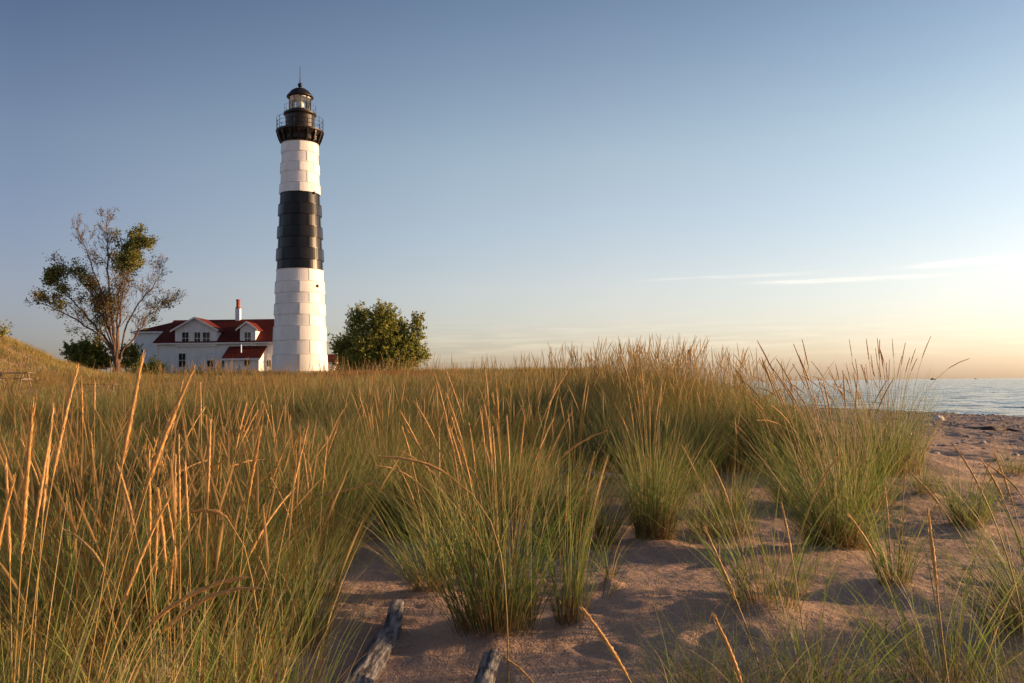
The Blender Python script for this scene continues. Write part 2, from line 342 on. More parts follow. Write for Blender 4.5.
T(925, 498, .10, .40, 120, 0, .5, 0.05, 'low green tuft at the right foot of the lake-side tussock', .6, .1)
T(1015, 478, .16, .36, 160, 2, .6, 0.0, 'low tuft at the right edge in front of the pebbled beach', .7, .15)
T(895, 592, .08, .46, 120, 2, .55, 0.0, 'thin upright tuft on the sand right of the big dark-bottomed tussock', .45, .15)
T(765, 618, .16, .58, 150, 2, .7, -0.10, 'loose open tuft on shadowed sand below the big dark-bottomed tussock', .75, .1)
T(1035, 640, .18, .66, 260, 3, .75, -0.18, 'open tuft leaning in from the bottom right corner', .7, .12)
T(940, 700, .14, .58, 110, 1, .6, -0.05, 'sparse long-bladed tuft at the bottom edge towards the right', .7, .1)
T(820, 720, .12, .54, 80, 1, .6, 0.1, 'sparse long-bladed tuft at the bottom edge right of centre', .8, .1)
T(700, 478, .20, .70, 380, 10, .95, 0.05, 'bushy tussock at the foot of the grassy mound, left of the lake-side tussocks', .5, .25)
T(730, 545, .14, .56, 180, 1, .7, -0.1, 'low dark tuft between the reddish-footed tussock and the dark-bottomed one', .7, .1)
T(210, 640, .22, .72, 420, 10, .95, 0.03, 'wide dense tussock in the left foreground with one drooping golden seed head', .55, .22)
T(300, 655, .12, .52, 190, 3, .75, -0.15, 'tussock left of the weathered log on the dark sand', .6, .15)
T(285, 560, .22, .70, 380, 10, .95, 0.02, 'mid-left tussock with leaning straw stalks above the dark sand gap', .5, .22)
T(95, 665, .20, .78, 430, 12, 1.0, 0.05, 'dense tussock in the bottom left with straight straw-coloured stalks', .5, .3)
T(385, 520, .16, .66, 240, 8, .95, 0.0, 'green tussock behind and left of the big middle foreground one', .5, .2)
for t in TUS: t[3] *= 1.14; t[6] *= 1.06; t[4] = int(t[4] * .92)
for t in TUS: MOUNDS.append((t[0], t[1], t[2] * 1.6, 0.05))
# two very near tussocks just left of the camera
TUS.append([-0.98, 1.72, .17, .76, 240, 15, 1.06, 0.05, 'nearest tussock at the left edge, its thick golden seed heads rising highest in the foreground', .34, .35, (.20, .30)])
TUS.append([-0.84, 2.25, .24, .72, 240, 14, .97, 0.02, 'near tussock with tall upright stalks, second from the left edge', .36, .3, (.18, .26)])

# ------------------------------------------------------------------ ground sheet
def axis(segs):
    a = [segs[0][0]]
    for (x0, x1, s0, s1) in segs:
        x = x0
        while x < x1 - 1e-6:
            t = (x - x0) / (x1 - x0); st = s0 * (s1 / s0) ** t; x = min(x + st, x1)
            if x1 - x < st * 0.3: x = x1
            a.append(x)
    return np.array(a)
AX = axis([(-3000, -120, 300, 8), (-120, -12, 6, .5), (-12, -3.2, .4, .06), (-3.2, 5.2, .032, .032), (5.2, 14, .05, .13), (14, 46, .14, .3), (46, 800, 2, 120)])
AY = axis([(-800, -20, 120, 4), (-20, 1.5, 2.5, .1), (1.5, 8.5, .03, .035), (8.5, 26, .05, .14), (26, 90, .16, .5), (90, 130, .6, 2), (130, 6000, 4, 500)])
gx, gy = np.meshgrid(AX, AY, indexing='ij'); hz = H(gx, gy)
V = np.stack([gx, gy, hz], -1).reshape(-1, 3); nx, ny = len(AX), len(AY)
ii = (np.arange(nx - 1)[:, None] * ny + np.arange(ny - 1)[None, :]).ravel()
Q = np.stack([ii, ii + ny, ii + ny + 1, ii + 1], -1)
go = raw_mesh('ground', V, Q, SAND, smooth=True); props(go, 'pinkish beach and dune sand with ripples and footprints', 'sand', kind='structure')
WX = axis([(-200, 28, 40, 2), (28, 130, .5, .7), (130, 420, .8, 2.5), (420, 3000, 4, 200), (3000, 45000, 500, 9000)])
WY = axis([(-30000, -200, 9000, 500), (-200, 55, 60, 1), (55, 180, .5, .7), (180, 700, .8, 2.6), (700, 4000, 4, 260), (4000, 45000, 600, 9000)])
gx, gy = np.meshgrid(WX, WY, indexing='ij'); rot = gx * .9 + gy * .43; rot2 = -gx * .43 + gy * .9
fade = np.exp(-np.hypot(gx, gy) / 500) * (gx > 25) * (gy > 40)
wz_ = WATER + fade * (0.34 * fbm(rot / 6.5, rot2 / 9, 4) + .20 * np.sin(rot2 / 2.1 + 3 * vn(rot / 14, rot2 / 14)) * (vn(gx / 18, gy / 18) + .5))
V = np.stack([gx, gy, wz_], -1).reshape(-1, 3); nx, ny = len(WX), len(WY)
ii = (np.arange(nx - 1)[:, None] * ny + np.arange(ny - 1)[None, :]).ravel()
wo = raw_mesh('lake', V, np.stack([ii, ii + ny, ii + ny + 1, ii + 1], -1), WAT, smooth=True); props(wo, 'rippled grey-blue lake reaching the horizon', 'lake', kind='structure')

# ------------------------------------------------------------------ grass
def ribbons(base, L_, th0, bend, az, wid, seg, c0, c1, c2, twist=None, powr=1.6):
    """base (n,3); L_ length; th0 start tilt from vertical; bend added tilt at tip; az lean direction"""
    n = len(base); s_ = np.linspace(0, 1, seg + 1); P = np.zeros((n, seg + 1, 3)); P[:, 0] = base
    for k in range(seg):
        sm = (s_[k] + s_[k + 1]) / 2; th = th0 + bend * sm ** powr; dl = L_ / seg
        P[:, k + 1, 0] = P[:, k, 0] + np.sin(th) * np.cos(az) * dl
        P[:, k + 1, 1] = P[:, k, 1] + np.sin(th) * np.sin(az) * dl
        P[:, k + 1, 2] = P[:, k, 2] + np.cos(th) * dl
    fa = rng.uniform(0, np.pi, n) if twist is None else twist
    side = np.stack([np.cos(fa), np.sin(fa), 0 * fa], -1)[:, None, :]
    wv = (wid[:, None] * 0.5) * (1 - s_[None, :] ** 2.2 * 0.93) * (0.75 + 0.5 * np.minimum(s_[None, :] * 3, 0.5))
    A = P - side * wv[..., None]; Bv = P + side * wv[..., None]
    V = np.stack([A, Bv], 2).reshape(-1, 3)
    col = np.where(s_[None, :, None] < 0.3, c0[:, None, :] + (c1 - c0)[:, None, :] * (s_[None, :, None] / 0.3), c1[:, None, :] + (c2 - c1)[:, None, :] * np.clip((s_[None, :, None] - 0.3) / 0.7, 0, 1) ** 2.0)
    col = np.repeat(col[:, :, None, :], 2, 2).reshape(-1, 3)
    b = (np.arange(n)[:, None] * (seg + 1) * 2 + np.arange(seg)[None, :] * 2).ravel()
    Q = np.stack([b, b + 1, b + 3, b + 2], -1)
    return V, Q, col
def gcols(n, straw, warm=0.0):
    g = rng.random((n, 1)); c1 = np.array([.085, .165, .028]) * (1 - g) + np.array([.28, .34, .075]) * g
    c1 = c1 * rng.uniform(.6, 1.2, (n, 1))
    st = rng.random(n) < straw
    sc_ = np.array([.56, .41, .19]) * rng.uniform(.7, 1.15, (n, 1))
    c1 = np.where(st[:, None], sc_, c1)
    c0 = np.where(rng.random((n, 1)) < 0.6, np.array([[.30, .17, .075]]), np.array([[.16, .13, .05]])) * rng.uniform(.7, 1.1, (n, 1))
    c2 = np.where(rng.random((n, 1)) < 0.62, np.array([[.50, .37, .16]]), c1)
    if warm is not None:
        ww = np.array([[.44, .32, .12]]); k = warm * rng.uniform(.2, 1, (n, 1)) if not hasattr(warm, '__len__') else (warm[:, None] * rng.uniform(.2, 1, (n, 1)))
        c1 = c1 * (1 - k) + ww * k; c2 = c2 * (1 - k) + ww * k
    return c0, c1, c2
class Acc:
    def __init__(s): s.V = []; s.Q = []; s.C = []; s.n = 0
    def add(s, V, Q, Cc): s.V.append(V); s.Q.append(Q + s.n); s.C.append(Cc); s.n += len(V)
    def build(s, name, mat, parent=None, smooth=False):
        return raw_mesh(name, np.concatenate(s.V), np.concatenate(s.Q), mat, np.concatenate(s.C), parent, smooth)
def stalk_path(base, Ln, th0, bend, az, n=14, powr=2.0):
    p = [np.array(base, float)]
    for k in range(n):
        sm = (k + .5) / n; th = th0 + bend * sm ** powr; d = Ln / n
        p.append(p[-1] + np.array([math.sin(th) * math.cos(az), math.sin(th) * math.sin(az), math.cos(th)]) * d)
    return np.array(p)
def tube_np(P, r, n=5, jit=0.0):
    P = np.asarray(P); m = len(P); d = np.gradient(P, axis=0); d /= np.linalg.norm(d, axis=1)[:, None] + 1e-9
    ref = np.array([.2, .95, .1]); a = np.cross(d, ref); a /= np.linalg.norm(a, axis=1)[:, None] + 1e-9; b = np.cross(d, a)
    t = np.arange(n) * 2 * np.pi / n; rr = np.asarray(r)[:, None] * (1 + rng.uniform(-jit, jit, (m, n)))
    V = P[:, None, :] + (np.cos(t)[None, :, None] * a[:, None, :] + np.sin(t)[None, :, None] * b[:, None, :]) * rr[..., None]
    i = (np.arange(m - 1)[:, None] * n + np.arange(n)[None, :]); j = (np.arange(m - 1)[:, None] * n + (np.arange(n)[None, :] + 1) % n)
    Q = np.stack([i.ravel(), j.ravel(), (j + n).ravel(), (i + n).ravel()], -1)
    return V.reshape(-1, 3), Q
def stalk(acc, base, Ln, th0, bend, az, hl, hr=0.0050, sr=0.0016, fine=True, tint=1.0, path=None):
    P = stalk_path(base, Ln, th0, bend, az) if path is None else path
    cum = np.concatenate([[0], np.cumsum(np.linalg.norm(np.diff(P, axis=0), axis=1))]); Lt = cum[-1]
    f = lambda s_: np.stack([np.interp(s_, cum, P[:, k]) for k in range(3)], -1)
    s1 = np.linspace(0, Lt - hl, 9); V, Q = tube_np(f(s1), np.linspace(sr * 1.3, sr, 9), 4 if fine else 3)
    cb = np.array([.40, .25, .085]) * tint; cg = np.array([.24, .20, .06]) * tint
    k = np.repeat(np.linspace(0, 1, 9), 4 if fine else 3)[:, None]; acc.add(V, Q, cg * (1 - k) + cb * k)
    m = 30 if fine else 7; s2 = np.linspace(Lt - hl, Lt, m); t = np.linspace(0, 1, m)
    r = hr * np.clip(np.sin(np.pi * np.clip(t * .93 + .05, 0, 1)) ** .45, .12, 1) * (1 - .45 * t)
    if fine: r = r * (1 + .16 * np.sin(np.arange(m) * 2.4))
    V, Q = tube_np(f(s2), r, 6 if fine else 4, .22 if fine else .1)
    ch = np.array([.60, .345, .12]) * tint * rng.uniform(.75, 1.12, (len(V), 1)); acc.add(V, Q, ch)
    if fine:   # bristly spikelets lying along the head
        ns_ = int(110 * hl / .2); ss = rng.uniform(Lt - hl, Lt - hl * .06, ns_); b = f(ss); dd = f(np.minimum(ss + .01, Lt)) - b
        dd /= np.linalg.norm(dd, axis=1)[:, None] + 1e-9; rv = rng.normal(size=(ns_, 3)); rv -= (rv * dd).sum(1)[:, None] * dd; rv /= np.linalg.norm(rv, axis=1)[:, None]
        tip = b + dd * .016 + rv * (hr * 1.25) * (1 - .4 * ((ss - Lt + hl) / hl))[:, None]; sd_ = np.cross(dd, rv) * .0011; b2 = b + rv * hr * .5
        V = np.stack([b2 - sd_, b2 + sd_, tip + sd_ * .3, tip - sd_ * .3], 1).reshape(-1, 3); Q = np.arange(ns_ * 4).reshape(-1, 4)
        acc.add(V, Q, np.repeat(np.array([.66, .42, .16]) * tint * rng.uniform(.7, 1.2, (ns_, 1)), 4, 0))

def tussock(x, y, rad, h, nl, ns_, sh, lx, label, spread, straw, hl):
    z = gz(x, y); e = empty('grass_tussock', (x, y, z), label, 'grass tussock', 'separate marram tussocks in the foreground')
    a = rng.uniform(0, 2 * np.pi, nl); r = rad * np.sqrt(rng.random(nl)) ; bx = x + r * np.cos(a); by = y + r * np.sin(a) * .8
    bz = H(bx, by) - .01
    az = a + rng.normal(0, .6, nl); q = r / max(rad, 1e-3)
    ln_ = h * rng.uniform(.40, 1.25, nl) * (1 - .10 * q)
    th = spread * (.10 + .75 * q) * rng.uniform(.3, 1.5, nl); bend = spread * rng.uniform(.2, 2.2, nl) + (rng.random(nl) < .15) * rng.uniform(.4, 1.6, nl)
    # lean
    vx = np.sin(th) * np.cos(az) + lx; vy = np.sin(th) * np.sin(az); az = np.arctan2(vy, vx); th = np.arcsin(np.clip(np.hypot(vx, vy), 0, .95))
    c0, c1, c2 = gcols(nl, straw * .7, .03)
    acc = Acc(); acc.add(*ribbons(np.stack([bx, by, bz], -1), ln_, th, bend, az, rng.uniform(.0026, .0050, nl), 8, c0, c1, c2))
    # dead matted leaves at the foot
    nd_ = nl // 3; a2 = rng.uniform(0, 2 * np.pi, nd_); bx = x + rad * .8 * np.cos(a2) * rng.random(nd_); by = y + rad * .8 * np.sin(a2) * rng.random(nd_)
    cc = np.array([.33, .18, .08]) * rng.uniform(.6, 1.1, (nd_, 1))
    acc.add(*ribbons(np.stack([bx, by, H(bx, by)], -1), h * rng.uniform(.2, .45, nd_), rng.uniform(.2, .9, nd_), rng.uniform(.3, 1.3, nd_), a2, rng.uniform(.002, .004, nd_), 5, cc, cc, cc))
    acc.build('leaf_blades', GRASS, e)
    for k in range(ns_):
        a1 = random.uniform(0, 6.283); q = math.sqrt(random.random()); b = (x + rad * .7 * q * math.cos(a1), y + rad * .6 * q * math.sin(a1)); 
        az1 = a1 + random.gauss(0, .5); t1 = spread * (.04 + .32 * q) * random.uniform(.4, 1.2)
        vx = math.sin(t1) * math.cos(az1) + lx * random.uniform(.6, 1.5); vy = math.sin(t1) * math.sin(az1)
        acc = Acc(); stalk(acc, (b[0], b[1], gz(*b) - .01), sh * random.uniform(.80, 1.08), math.asin(min(.9, math.hypot(vx, vy))), random.uniform(.05, .6) if random.random() > .12 else random.uniform(.8, 1.5), math.atan2(vy, vx), random.uniform(*hl), random.uniform(.0040, .0058))
        acc.build('seed_stalk', STRAW, e, True)
for t in TUS: tussock(*t)

# drooping and broken stalks that stand apart, each at its own place
def lone(name, pts, label, hl, hr=.0060, r=.0022, cat='seed stalk'):
    g0 = gz(pts[0].x, pts[0].y)
    if pts[0].z > g0 + .04: q_ = pts[0] + (pts[0] - pts[1]) * .15; pts = [Vector((q_.x, q_.y, g0 - .02)), Vector((q_.x, q_.y, (g0 + pts[0].z) / 2))] + list(pts)     # every stalk is rooted in the sand
    P = np.array([np.array(p) for p in pts]); t = np.linspace(0, 1, len(P)); tt = np.linspace(0, 1, 24)
    P = np.stack([np.interp(tt, t, P[:, k]) for k in range(3)], -1)
    for _ in range(6): P[1:-1] = (P[:-2] + P[1:-1] * 2 + P[2:]) / 4
    acc = Acc(); stalk(acc, None, 0, 0, 0, 0, hl, hr, r, True, 1.0, P)
    o = acc.build(name, STRAW, None, True); props(o, label, cat, 'stray golden seed stalks in the foreground'); return o
lone('seed_stalk', [at(505, 560, 3.0), at(490, 510, 3.0), at(455, 476, 3.0), at(420, 459, 3.0), at(376, 456, 3.0)], 'bright seed head bowing over to the left above the big middle tussock', .26)
lone('seed_stalk', [at(262, 640, 2.4), at(250, 560, 2.4), at(236, 520, 2.4), at(212, 507, 2.4), at(175, 514, 2.4)], 'short golden seed head arching over flat in the left foreground', .15)
lone('seed_stalk', [at(652, 720, 2.3), at(632, 684, 2.3), at(606, 640, 2.3), at(581, 606, 2.3)], 'thick straw seed stalk slanting up left from the bottom edge onto bare sand', .22, .0075)
lone('seed_stalk', [at(752, 725, 2.2), at(742, 684, 2.2), at(728, 645, 2.2), at(712, 612, 2.2)], 'thick reddish seed stalk rising from the bottom edge right of the slanting straw one', .20, .0068)
lone('seed_stalk', [at(768, 700, 2.9), at(752, 640, 2.9), at(728, 580, 2.9), at(704, 526, 2.9)], 'long pale stalk slanting up left across the sand in front of the loose open tuft', .26, .0050)
lone('seed_stalk', [at(955, 730, 2.5), at(942, 640, 2.5), at(934, 560, 2.5), at(927, 505, 2.5)], 'straight upright reddish-brown seed stalk standing over the thin blades near the bottom right', .24, .0065)
lone('seed_stalk', [at(1020, 600, 3.2), at(1000, 530, 3.2), at(972, 470, 3.2), at(950, 440, 3.2)], 'slender stalk pointing up left across the pebbled beach', .22, .0042)
lone('seed_stalk', [at(548, 700, 3.0), at(520, 668, 3.0), at(500, 655, 3.0)], 'short straw stalk lying just right of the cut log end', .16, .0050)
lone('seed_stalk', [at(1050, 540, 3.4), at(1018, 486, 3.4), at(985, 462, 3.4)], 'short slanting stalk at the right edge above the open corner tuft', .18, .0045)
lone('seed_stalk', [at(240, 470, 3.4), at(300, 500, 3.4), at(340, 492, 3.4), at(372, 483, 3.4)], 'grey-brown bent head lying sideways through the left-centre grass', .20, .0058)

# the field of grass
def clumpfield(n, Y0, Y1, dens, blades, hgt, wid, seg, stalks_p, xlim=None, rad=.16, sd=1):
    acc_l = []
    rg = np.random.default_rng(sd)
    u = rg.random(n); Yc = np.sqrt(Y0 ** 2 + u * (Y1 ** 2 - Y0 ** 2)); lo, hi = xlim if xlim else (-.68, .68)
    Xc = Yc * rg.uniform(lo, hi, n); keep = rg.random(n) < dens(Xc, Yc); Xc = Xc[keep]; Yc = Yc[keep]; m = len(Xc)
    return Xc, Yc
def field_density(X, Y):
    px = 512 + 853 * X / Y
    d = np.clip(.95 + 1.1 * fbm(X / 2.6, Y / 2.6, 2), .25, 1)
    d = d * (X < Xe(Y) - .4)
    return d
acc = Acc()
def addclumps(Xc, Yc, nb, hm, wid, seg, rad, straw, warmf, th=.55):
    m = len(Xc)
    if m == 0: return
    nb_ = np.maximum(3, (nb * rng.uniform(.6, 1.4, m)).astype(int)); ci = np.repeat(np.arange(m), nb_); n = len(ci)
    hsc = (rng.uniform(.70, 1.18, m) * np.clip(1 + .8 * fbm(Xc / 1.6 + 31, Yc / 1.6, 2), .55, 1.45))[ci]; a = rng.uniform(0, 2 * np.pi, n); q = np.sqrt(rng.random(n)); r = rad * q
    lean = (.10 + .0 * Xc)[ci] * rng.normal(.2, .8, m)[ci]
    bx = Xc[ci] + r * np.cos(a); by = Yc[ci] + r * np.sin(a)
    bz = H(bx, by, False) - .02
    az = a + rng.normal(0, .6, n); t0 = th * (.1 + .5 * q) * rng.uniform(.5, 1.2, n)
    vx = np.sin(t0) * np.cos(az) + lean; vy = np.sin(t0) * np.sin(az)
    az = np.arctan2(vy, vx); t0 = np.arcsin(np.clip(np.hypot(vx, vy), 0, .95))
    wf = warmf(bx, by) if callable(warmf) else np.full(n, warmf)
    c0, c1, c2 = gcols(n, straw, wf); cm = rng.uniform(.6, 1.25, m)[ci][:, None]; tn = np.where(rng.random((m, 1)) < .25, np.array([[1.25, .95, .8]]), np.array([[.95, 1.02, 1.]]))[ci]; c1 = c1 * cm * tn; c2 = c2 * (cm ** .4)     # each plant has its own age and tone
    hh = hm * hsc * rng.uniform(.55, 1.1, n)
    acc.add(*ribbons(np.stack([bx, by, bz], -1), hh, t0, th * rng.uniform(.3, 1.9, n) + (rng.random(n) < .12) * rng.uniform(.3, 1.5, n), az, rng.uniform(wid * .5, wid, n), seg, c0, c1, c2))
def stalks_np(Xc, Yc, per, hm, hl, hr, th=.22, tint=1.0, seg=4):
    """many simple stalks: thin ribbon + thicker crossed head ribbons"""
    n = int(len(Xc) * per); ci = rng.integers(0, len(Xc), n); bx = Xc[ci] + rng.normal(0, .09, n); by = Yc[ci] + rng.normal(0, .09, n)
    base = np.stack([bx, by, H(bx, by, False)], -1); az = rng.uniform(0, 2 * np.pi, n); t0 = np.abs(rng.normal(0, th * .6, n)); Ln = hm * rng.uniform(.75, 1.12, n); bd = rng.uniform(0, .45, n)
    s_ = np.linspace(0, 1, seg * 2 + 1); P = [base]
    for k in range(seg * 2):
        t = t0 + bd * ((s_[k] + s_[k + 1]) / 2) ** 2; dl = Ln / (seg * 2)
        P.append(P[-1] + np.stack([np.sin(t) * np.cos(az) * dl, np.sin(t) * np.sin(az) * dl, np.cos(t) * dl], -1))
    P = np.stack(P, 1); K = seg * 2 + 1
    hs0 = 1 - hl / hm
    rad_ = np.where(s_ < hs0, .0016, hr * np.clip(np.sin(np.pi * np.clip((s_ - hs0) / (1 - hs0) * .9 + .08, 0, 1)), .15, 1))
    rad_ = np.maximum(rad_, .25 * hr)
    col = np.where((s_ < hs0)[None, :, None], np.array([[[.33, .22, .075]]]), np.array([[[.64, .47, .215]]])) * rng.uniform(.7, 1.12, (n, 1, 1)) * tint
    for ang in (0, 1.05, 2.1):
        side = np.array([math.cos(ang), math.sin(ang), 0])
        A = P - side * rad_[None, :, None] * rng.uniform(.85, 1.15, (n, K, 1)); Bv = P + side * rad_[None, :, None] * rng.uniform(.85, 1.15, (n, K, 1))
        V = np.stack([A, Bv], 2).reshape(-1, 3); cc = np.repeat(col[:, :, None, :], 2, 2).reshape(-1, 3)
        b = (np.arange(n)[:, None] * K * 2 + np.arange(K - 1)[None, :] * 2).ravel(); acc.add(V, np.stack([b, b + 1, b + 3, b + 2], -1), cc)
def pick(n, Y0, Y1, dens, lo=-.68, hi=.68, sd=1):
    rg = np.random.default_rng(sd); Yc = np.sqrt(Y0 ** 2 + rg.random(n) * (Y1 ** 2 - Y0 ** 2)); Xc = Yc * rg.uniform(lo, hi, n)
    k = rg.random(n) < dens(Xc, Yc); return Xc[k], Yc[k]
def d_near(X, Y):
    px = 512 + 853 * X / Y
    left = sst(360, 250, px)                                   # dense on the left
    mid = sst(4.5, 6.6, Y) * sst(760, 560, px)                 # meadow begins further back in the middle
    gap = 1 - .85 * np.exp(-((px - 345) / 45) ** 2) * (Y < 4.8)
    d = np.maximum(left * .95, mid * .95) * gap
    d = d * np.clip(.9 + 1.3 * fbm(X / .8 + 5, Y / .8, 2), .15, 1)
    d = d * (1 - (px > 325) * (px < 470) * (Y < 4.4)) * (1 - (px > 540) * (px < 645) * (Y > 6.3) * (Y < 9.3))
    return d * (X < Xe(Y) - 1.2)
warm_mid = lambda x, y: np.clip(-.02 + .5 * sst(14, 45, y) + .6 * fbm(x / 3, y / 3, 2), 0, .8)
hue = lambda x, y: np.clip(.05 + .9 * fbm(x / .9 + 4, y / .9, 2), 0, .6)
X1, Y1 = pick(150, 2.3, 5.0, d_near, -.72, .2, 3); addclumps(X1, Y1, 150, .68, .0046, 8, .075, .12, hue, th=.60); stalks_np(X1, Y1, 2.6, .90, .19, .0042, seg=8, th=.28)
X2, Y2 = pick(560, 5.0, 9.0, d_near, -.75, .45, 4); addclumps(X2, Y2, 120, .68, .0052, 6, .10, .13, hue, th=.58); stalks_np(X2, Y2, 1.2, 1.06, .20, .0044, seg=7, th=.25)
def d_mid(X, Y):
    return np.clip(.60 + 2.1 * fbm(X / 1.7, Y / 1.7, 2), .04, 1) * (X < Xe(Y) - 1.6) * (1 - .93 * (512 + 853 * X / Y < 45) * (Y > 27) * (Y < 47)) * (1 - .9 * (np.abs(512 + 853 * X / Y - 92) < 26) * (Y > 26) * (Y < 41))
X3, Y3 = pick(2300, 9.0, 17, d_mid, -.72, .36, 5); addclumps(X3, Y3, 80, .80, .0072, 5, .12, .18, warm_mid); stalks_np(X3, Y3, 1.2, 1.18, .22, .0045, seg=5, th=.3)
X4, Y4 = pick(6000, 17, 36, d_mid, -.70, .36, 6); addclumps(X4, Y4, 30, .72, .012, 3, .20, .2, warm_mid); stalks_np(X4, Y4, 1.0, 1.20, .22, .0062, seg=3, th=.3)
X5, Y5 = pick(22000, 36, 96, d_mid, -.70, .33, 7); addclumps(X5, Y5, 10, .55, .026, 2, .35, .25, warm_mid); kf = Y5 < 62; stalks_np(X5[kf], Y5[kf], .6, 1.15, .25, .010, seg=2, th=.3)
def d_sand(X, Y):
    px = 512 + 853 * X / Y
    return np.clip(.30 + 1.6 * fbm(X / .7 + 9, Y / .7, 2), .03, 1) * (px > 330) * (X < Xe(Y) + .8) * (1 - (px < 470) * (Y < 4.4))
X6, Y6 = pick(360, 2.9, 8.5, d_sand, -.2, .66, 8); addclumps(X6, Y6, 11, .42, .0040, 6, .05, .15, .1, th=.95)
X7, Y7 = pick(330, 1.9, 3.2, lambda X, Y: X > .45, .05, .8, 9); addclumps(X7, Y7, 7, .60, .0028, 8, .05, .12, .1, th=1.0)
X8, Y8 = pick(240, 2.1, 5.5, lambda X, Y: X < -.3, -.75, -.27, 10); addclumps(X8, Y8, 7, .80, .0038, 8, .10, .8, .1, th=1.1)
stalks_np(X8, Y8, 1.0, .96, .20, .0046, th=.4, seg=7)
# mound: extra heads standing against the sky
gmx = rng.normal(2.0, .9, 260); gmy = rng.normal(12.2, 1.1, 260); k_ = (gmx > .2) & (gmx < 3.7); gmx, gmy = gmx[k_], gmy[k_]
addclumps(gmx, gmy, 60, .70, .0075, 5, .16, .25, .30); stalks_np(gmx, gmy, 2.0, 1.18, .25, .0052, th=.40, seg=6)
# hill on the left, short tawny grass
n_ = 17000; hx = rng.uniform(-66, -30, n_); hy = rng.uniform(50, 82, n_); addclumps(hx, hy, 10, .62, .03, 2, .35, .4, .45)
# around the buildings and beyond
n_ = 9000; hx = rng.uniform(-75, 12, n_); hy = rng.uniform(94, 122, n_); addclumps(hx, hy, 9, .5, .035, 2, .45, .3, .35)
# unseen grass added right of the frame to throw long shadows over the sand
hx = rng.uniform(2.6, 5.2, 40); hy = rng.uniform(.3, 6.0, 40); kk = hx / np.maximum(hy, .1) > .68; addclumps(hx[kk], hy[kk], 110, .6, .006, 5, .14, .2, .1)
gr = acc.build('dune_grass', GRASS); props(gr, 'tawny green marram grass covering the dunes', 'grass', kind='stuff')
# reddish low plants in front of the light tower
acc = Acc(); n_ = 800; hx = rng.normal(-14, 3.0, n_); hy = rng.uniform(82, 89, n_); m = n_
bz = H(hx, hy, False); b_ = np.stack([hx, hy, bz], -1); b_ = np.repeat(b_, 6, 0) + rng.normal(0, .15, (n_ * 6, 3)) * [1, 1, 0]; n = len(b_)
cr = np.array([.36, .15, .07]) * rng.uniform(.6, 1.2, (n, 1)); acc.add(*ribbons(b_, rng.uniform(.25, .7, n), rng.uniform(0, .4, n), rng.uniform(0, .8, n), rng.uniform(0, 6.28, n), rng.uniform(.03, .06, n), 2, cr, cr, cr))
props(acc.build('red_ground_plants', GRASS), 'band of rusty red low plants in front of the light tower and round tree', 'ground plants', kind='stuff')

acc = Acc(); n_ = 900; ly = rng.uniform(2.2, 9, n_); lx = ly * rng.uniform(-.2, .66, n_); cr = np.array([.42, .29, .16]) * rng.uniform(.4, 1.1, (n_, 1))
acc.add(*ribbons(np.stack([lx, ly, H(lx, ly) + .004], -1), rng.uniform(.02, .22, n_), rng.uniform(1.40, 1.56, n_), rng.uniform(-.12, .12, n_), rng.uniform(0, 6.28, n_), rng.uniform(.002, .006, n_), 3, cr, cr, cr))
props(acc.build('plant_litter', GRASS), 'dead straw bits scattered on the sand between the tussocks', 'litter', kind='stuff')
n_ = 7000; by = rng.uniform(9, 80, n_) ** 1.0; bx = Xe(by) + (Xs(by) - Xe(by)) * rng.random(n_) ** .9 + .6; ps = rng.gamma(2.0, .010, n_) + .010 + by * .0004
ico = np.array([(0, 0, 1), (.89, 0, .45), (.28, .85, .45), (-.72, .53, .45), (-.72, -.53, .45), (.28, -.85, .45), (.72, .53, -.45), (-.28, .85, -.45), (-.89, 0, -.45), (-.28, -.85, -.45), (.72, -.53, -.45), (0, 0, -1)])
icf = np.array([(0, 1, 2), (0, 2, 3), (0, 3, 4), (0, 4, 5), (0, 5, 1), (1, 6, 2), (2, 7, 3), (3, 8, 4), (4, 9, 5), (5, 10, 1), (6, 7, 2), (7, 8, 3), (8, 9, 4), (9, 10, 5), (10, 6, 1), (11, 7, 6), (11, 8, 7), (11, 9, 8), (11, 10, 9), (11, 6, 10)])
V = ico[None] * ps[:, None, None] * rng.uniform(.7, 1.3, (n_, 12, 1)) * np.stack([rng.uniform(.8, 1.5, n_), rng.uniform(.8, 1.4, n_), rng.uniform(.5, .8, n_)], -1)[:, None, :] + np.stack([bx, by, H(bx, by) + ps * .15], -1)[:, None, :]
cr = np.repeat(rng.uniform(.16, .55, (n_, 1)) * np.array([1, .86, .76]), 12, 0)
PEB, N, L, B = newmat('beach_pebble'); a = N.new('ShaderNodeAttribute'); a.attribute_name = 'tint'; L.new(a.outputs['Color'], B.inputs['Base Color']); B.inputs['Roughness'].default_value = .8
props(raw_mesh('pebbles', V.reshape(-1, 3), np.zeros((0, 4), np.int32), PEB, cr, tris=(icf[None] + np.arange(n_)[:, None, None] * 12).reshape(-1, 3)), 'small stones strewn over the beach towards the lake', 'pebbles', kind='stuff')

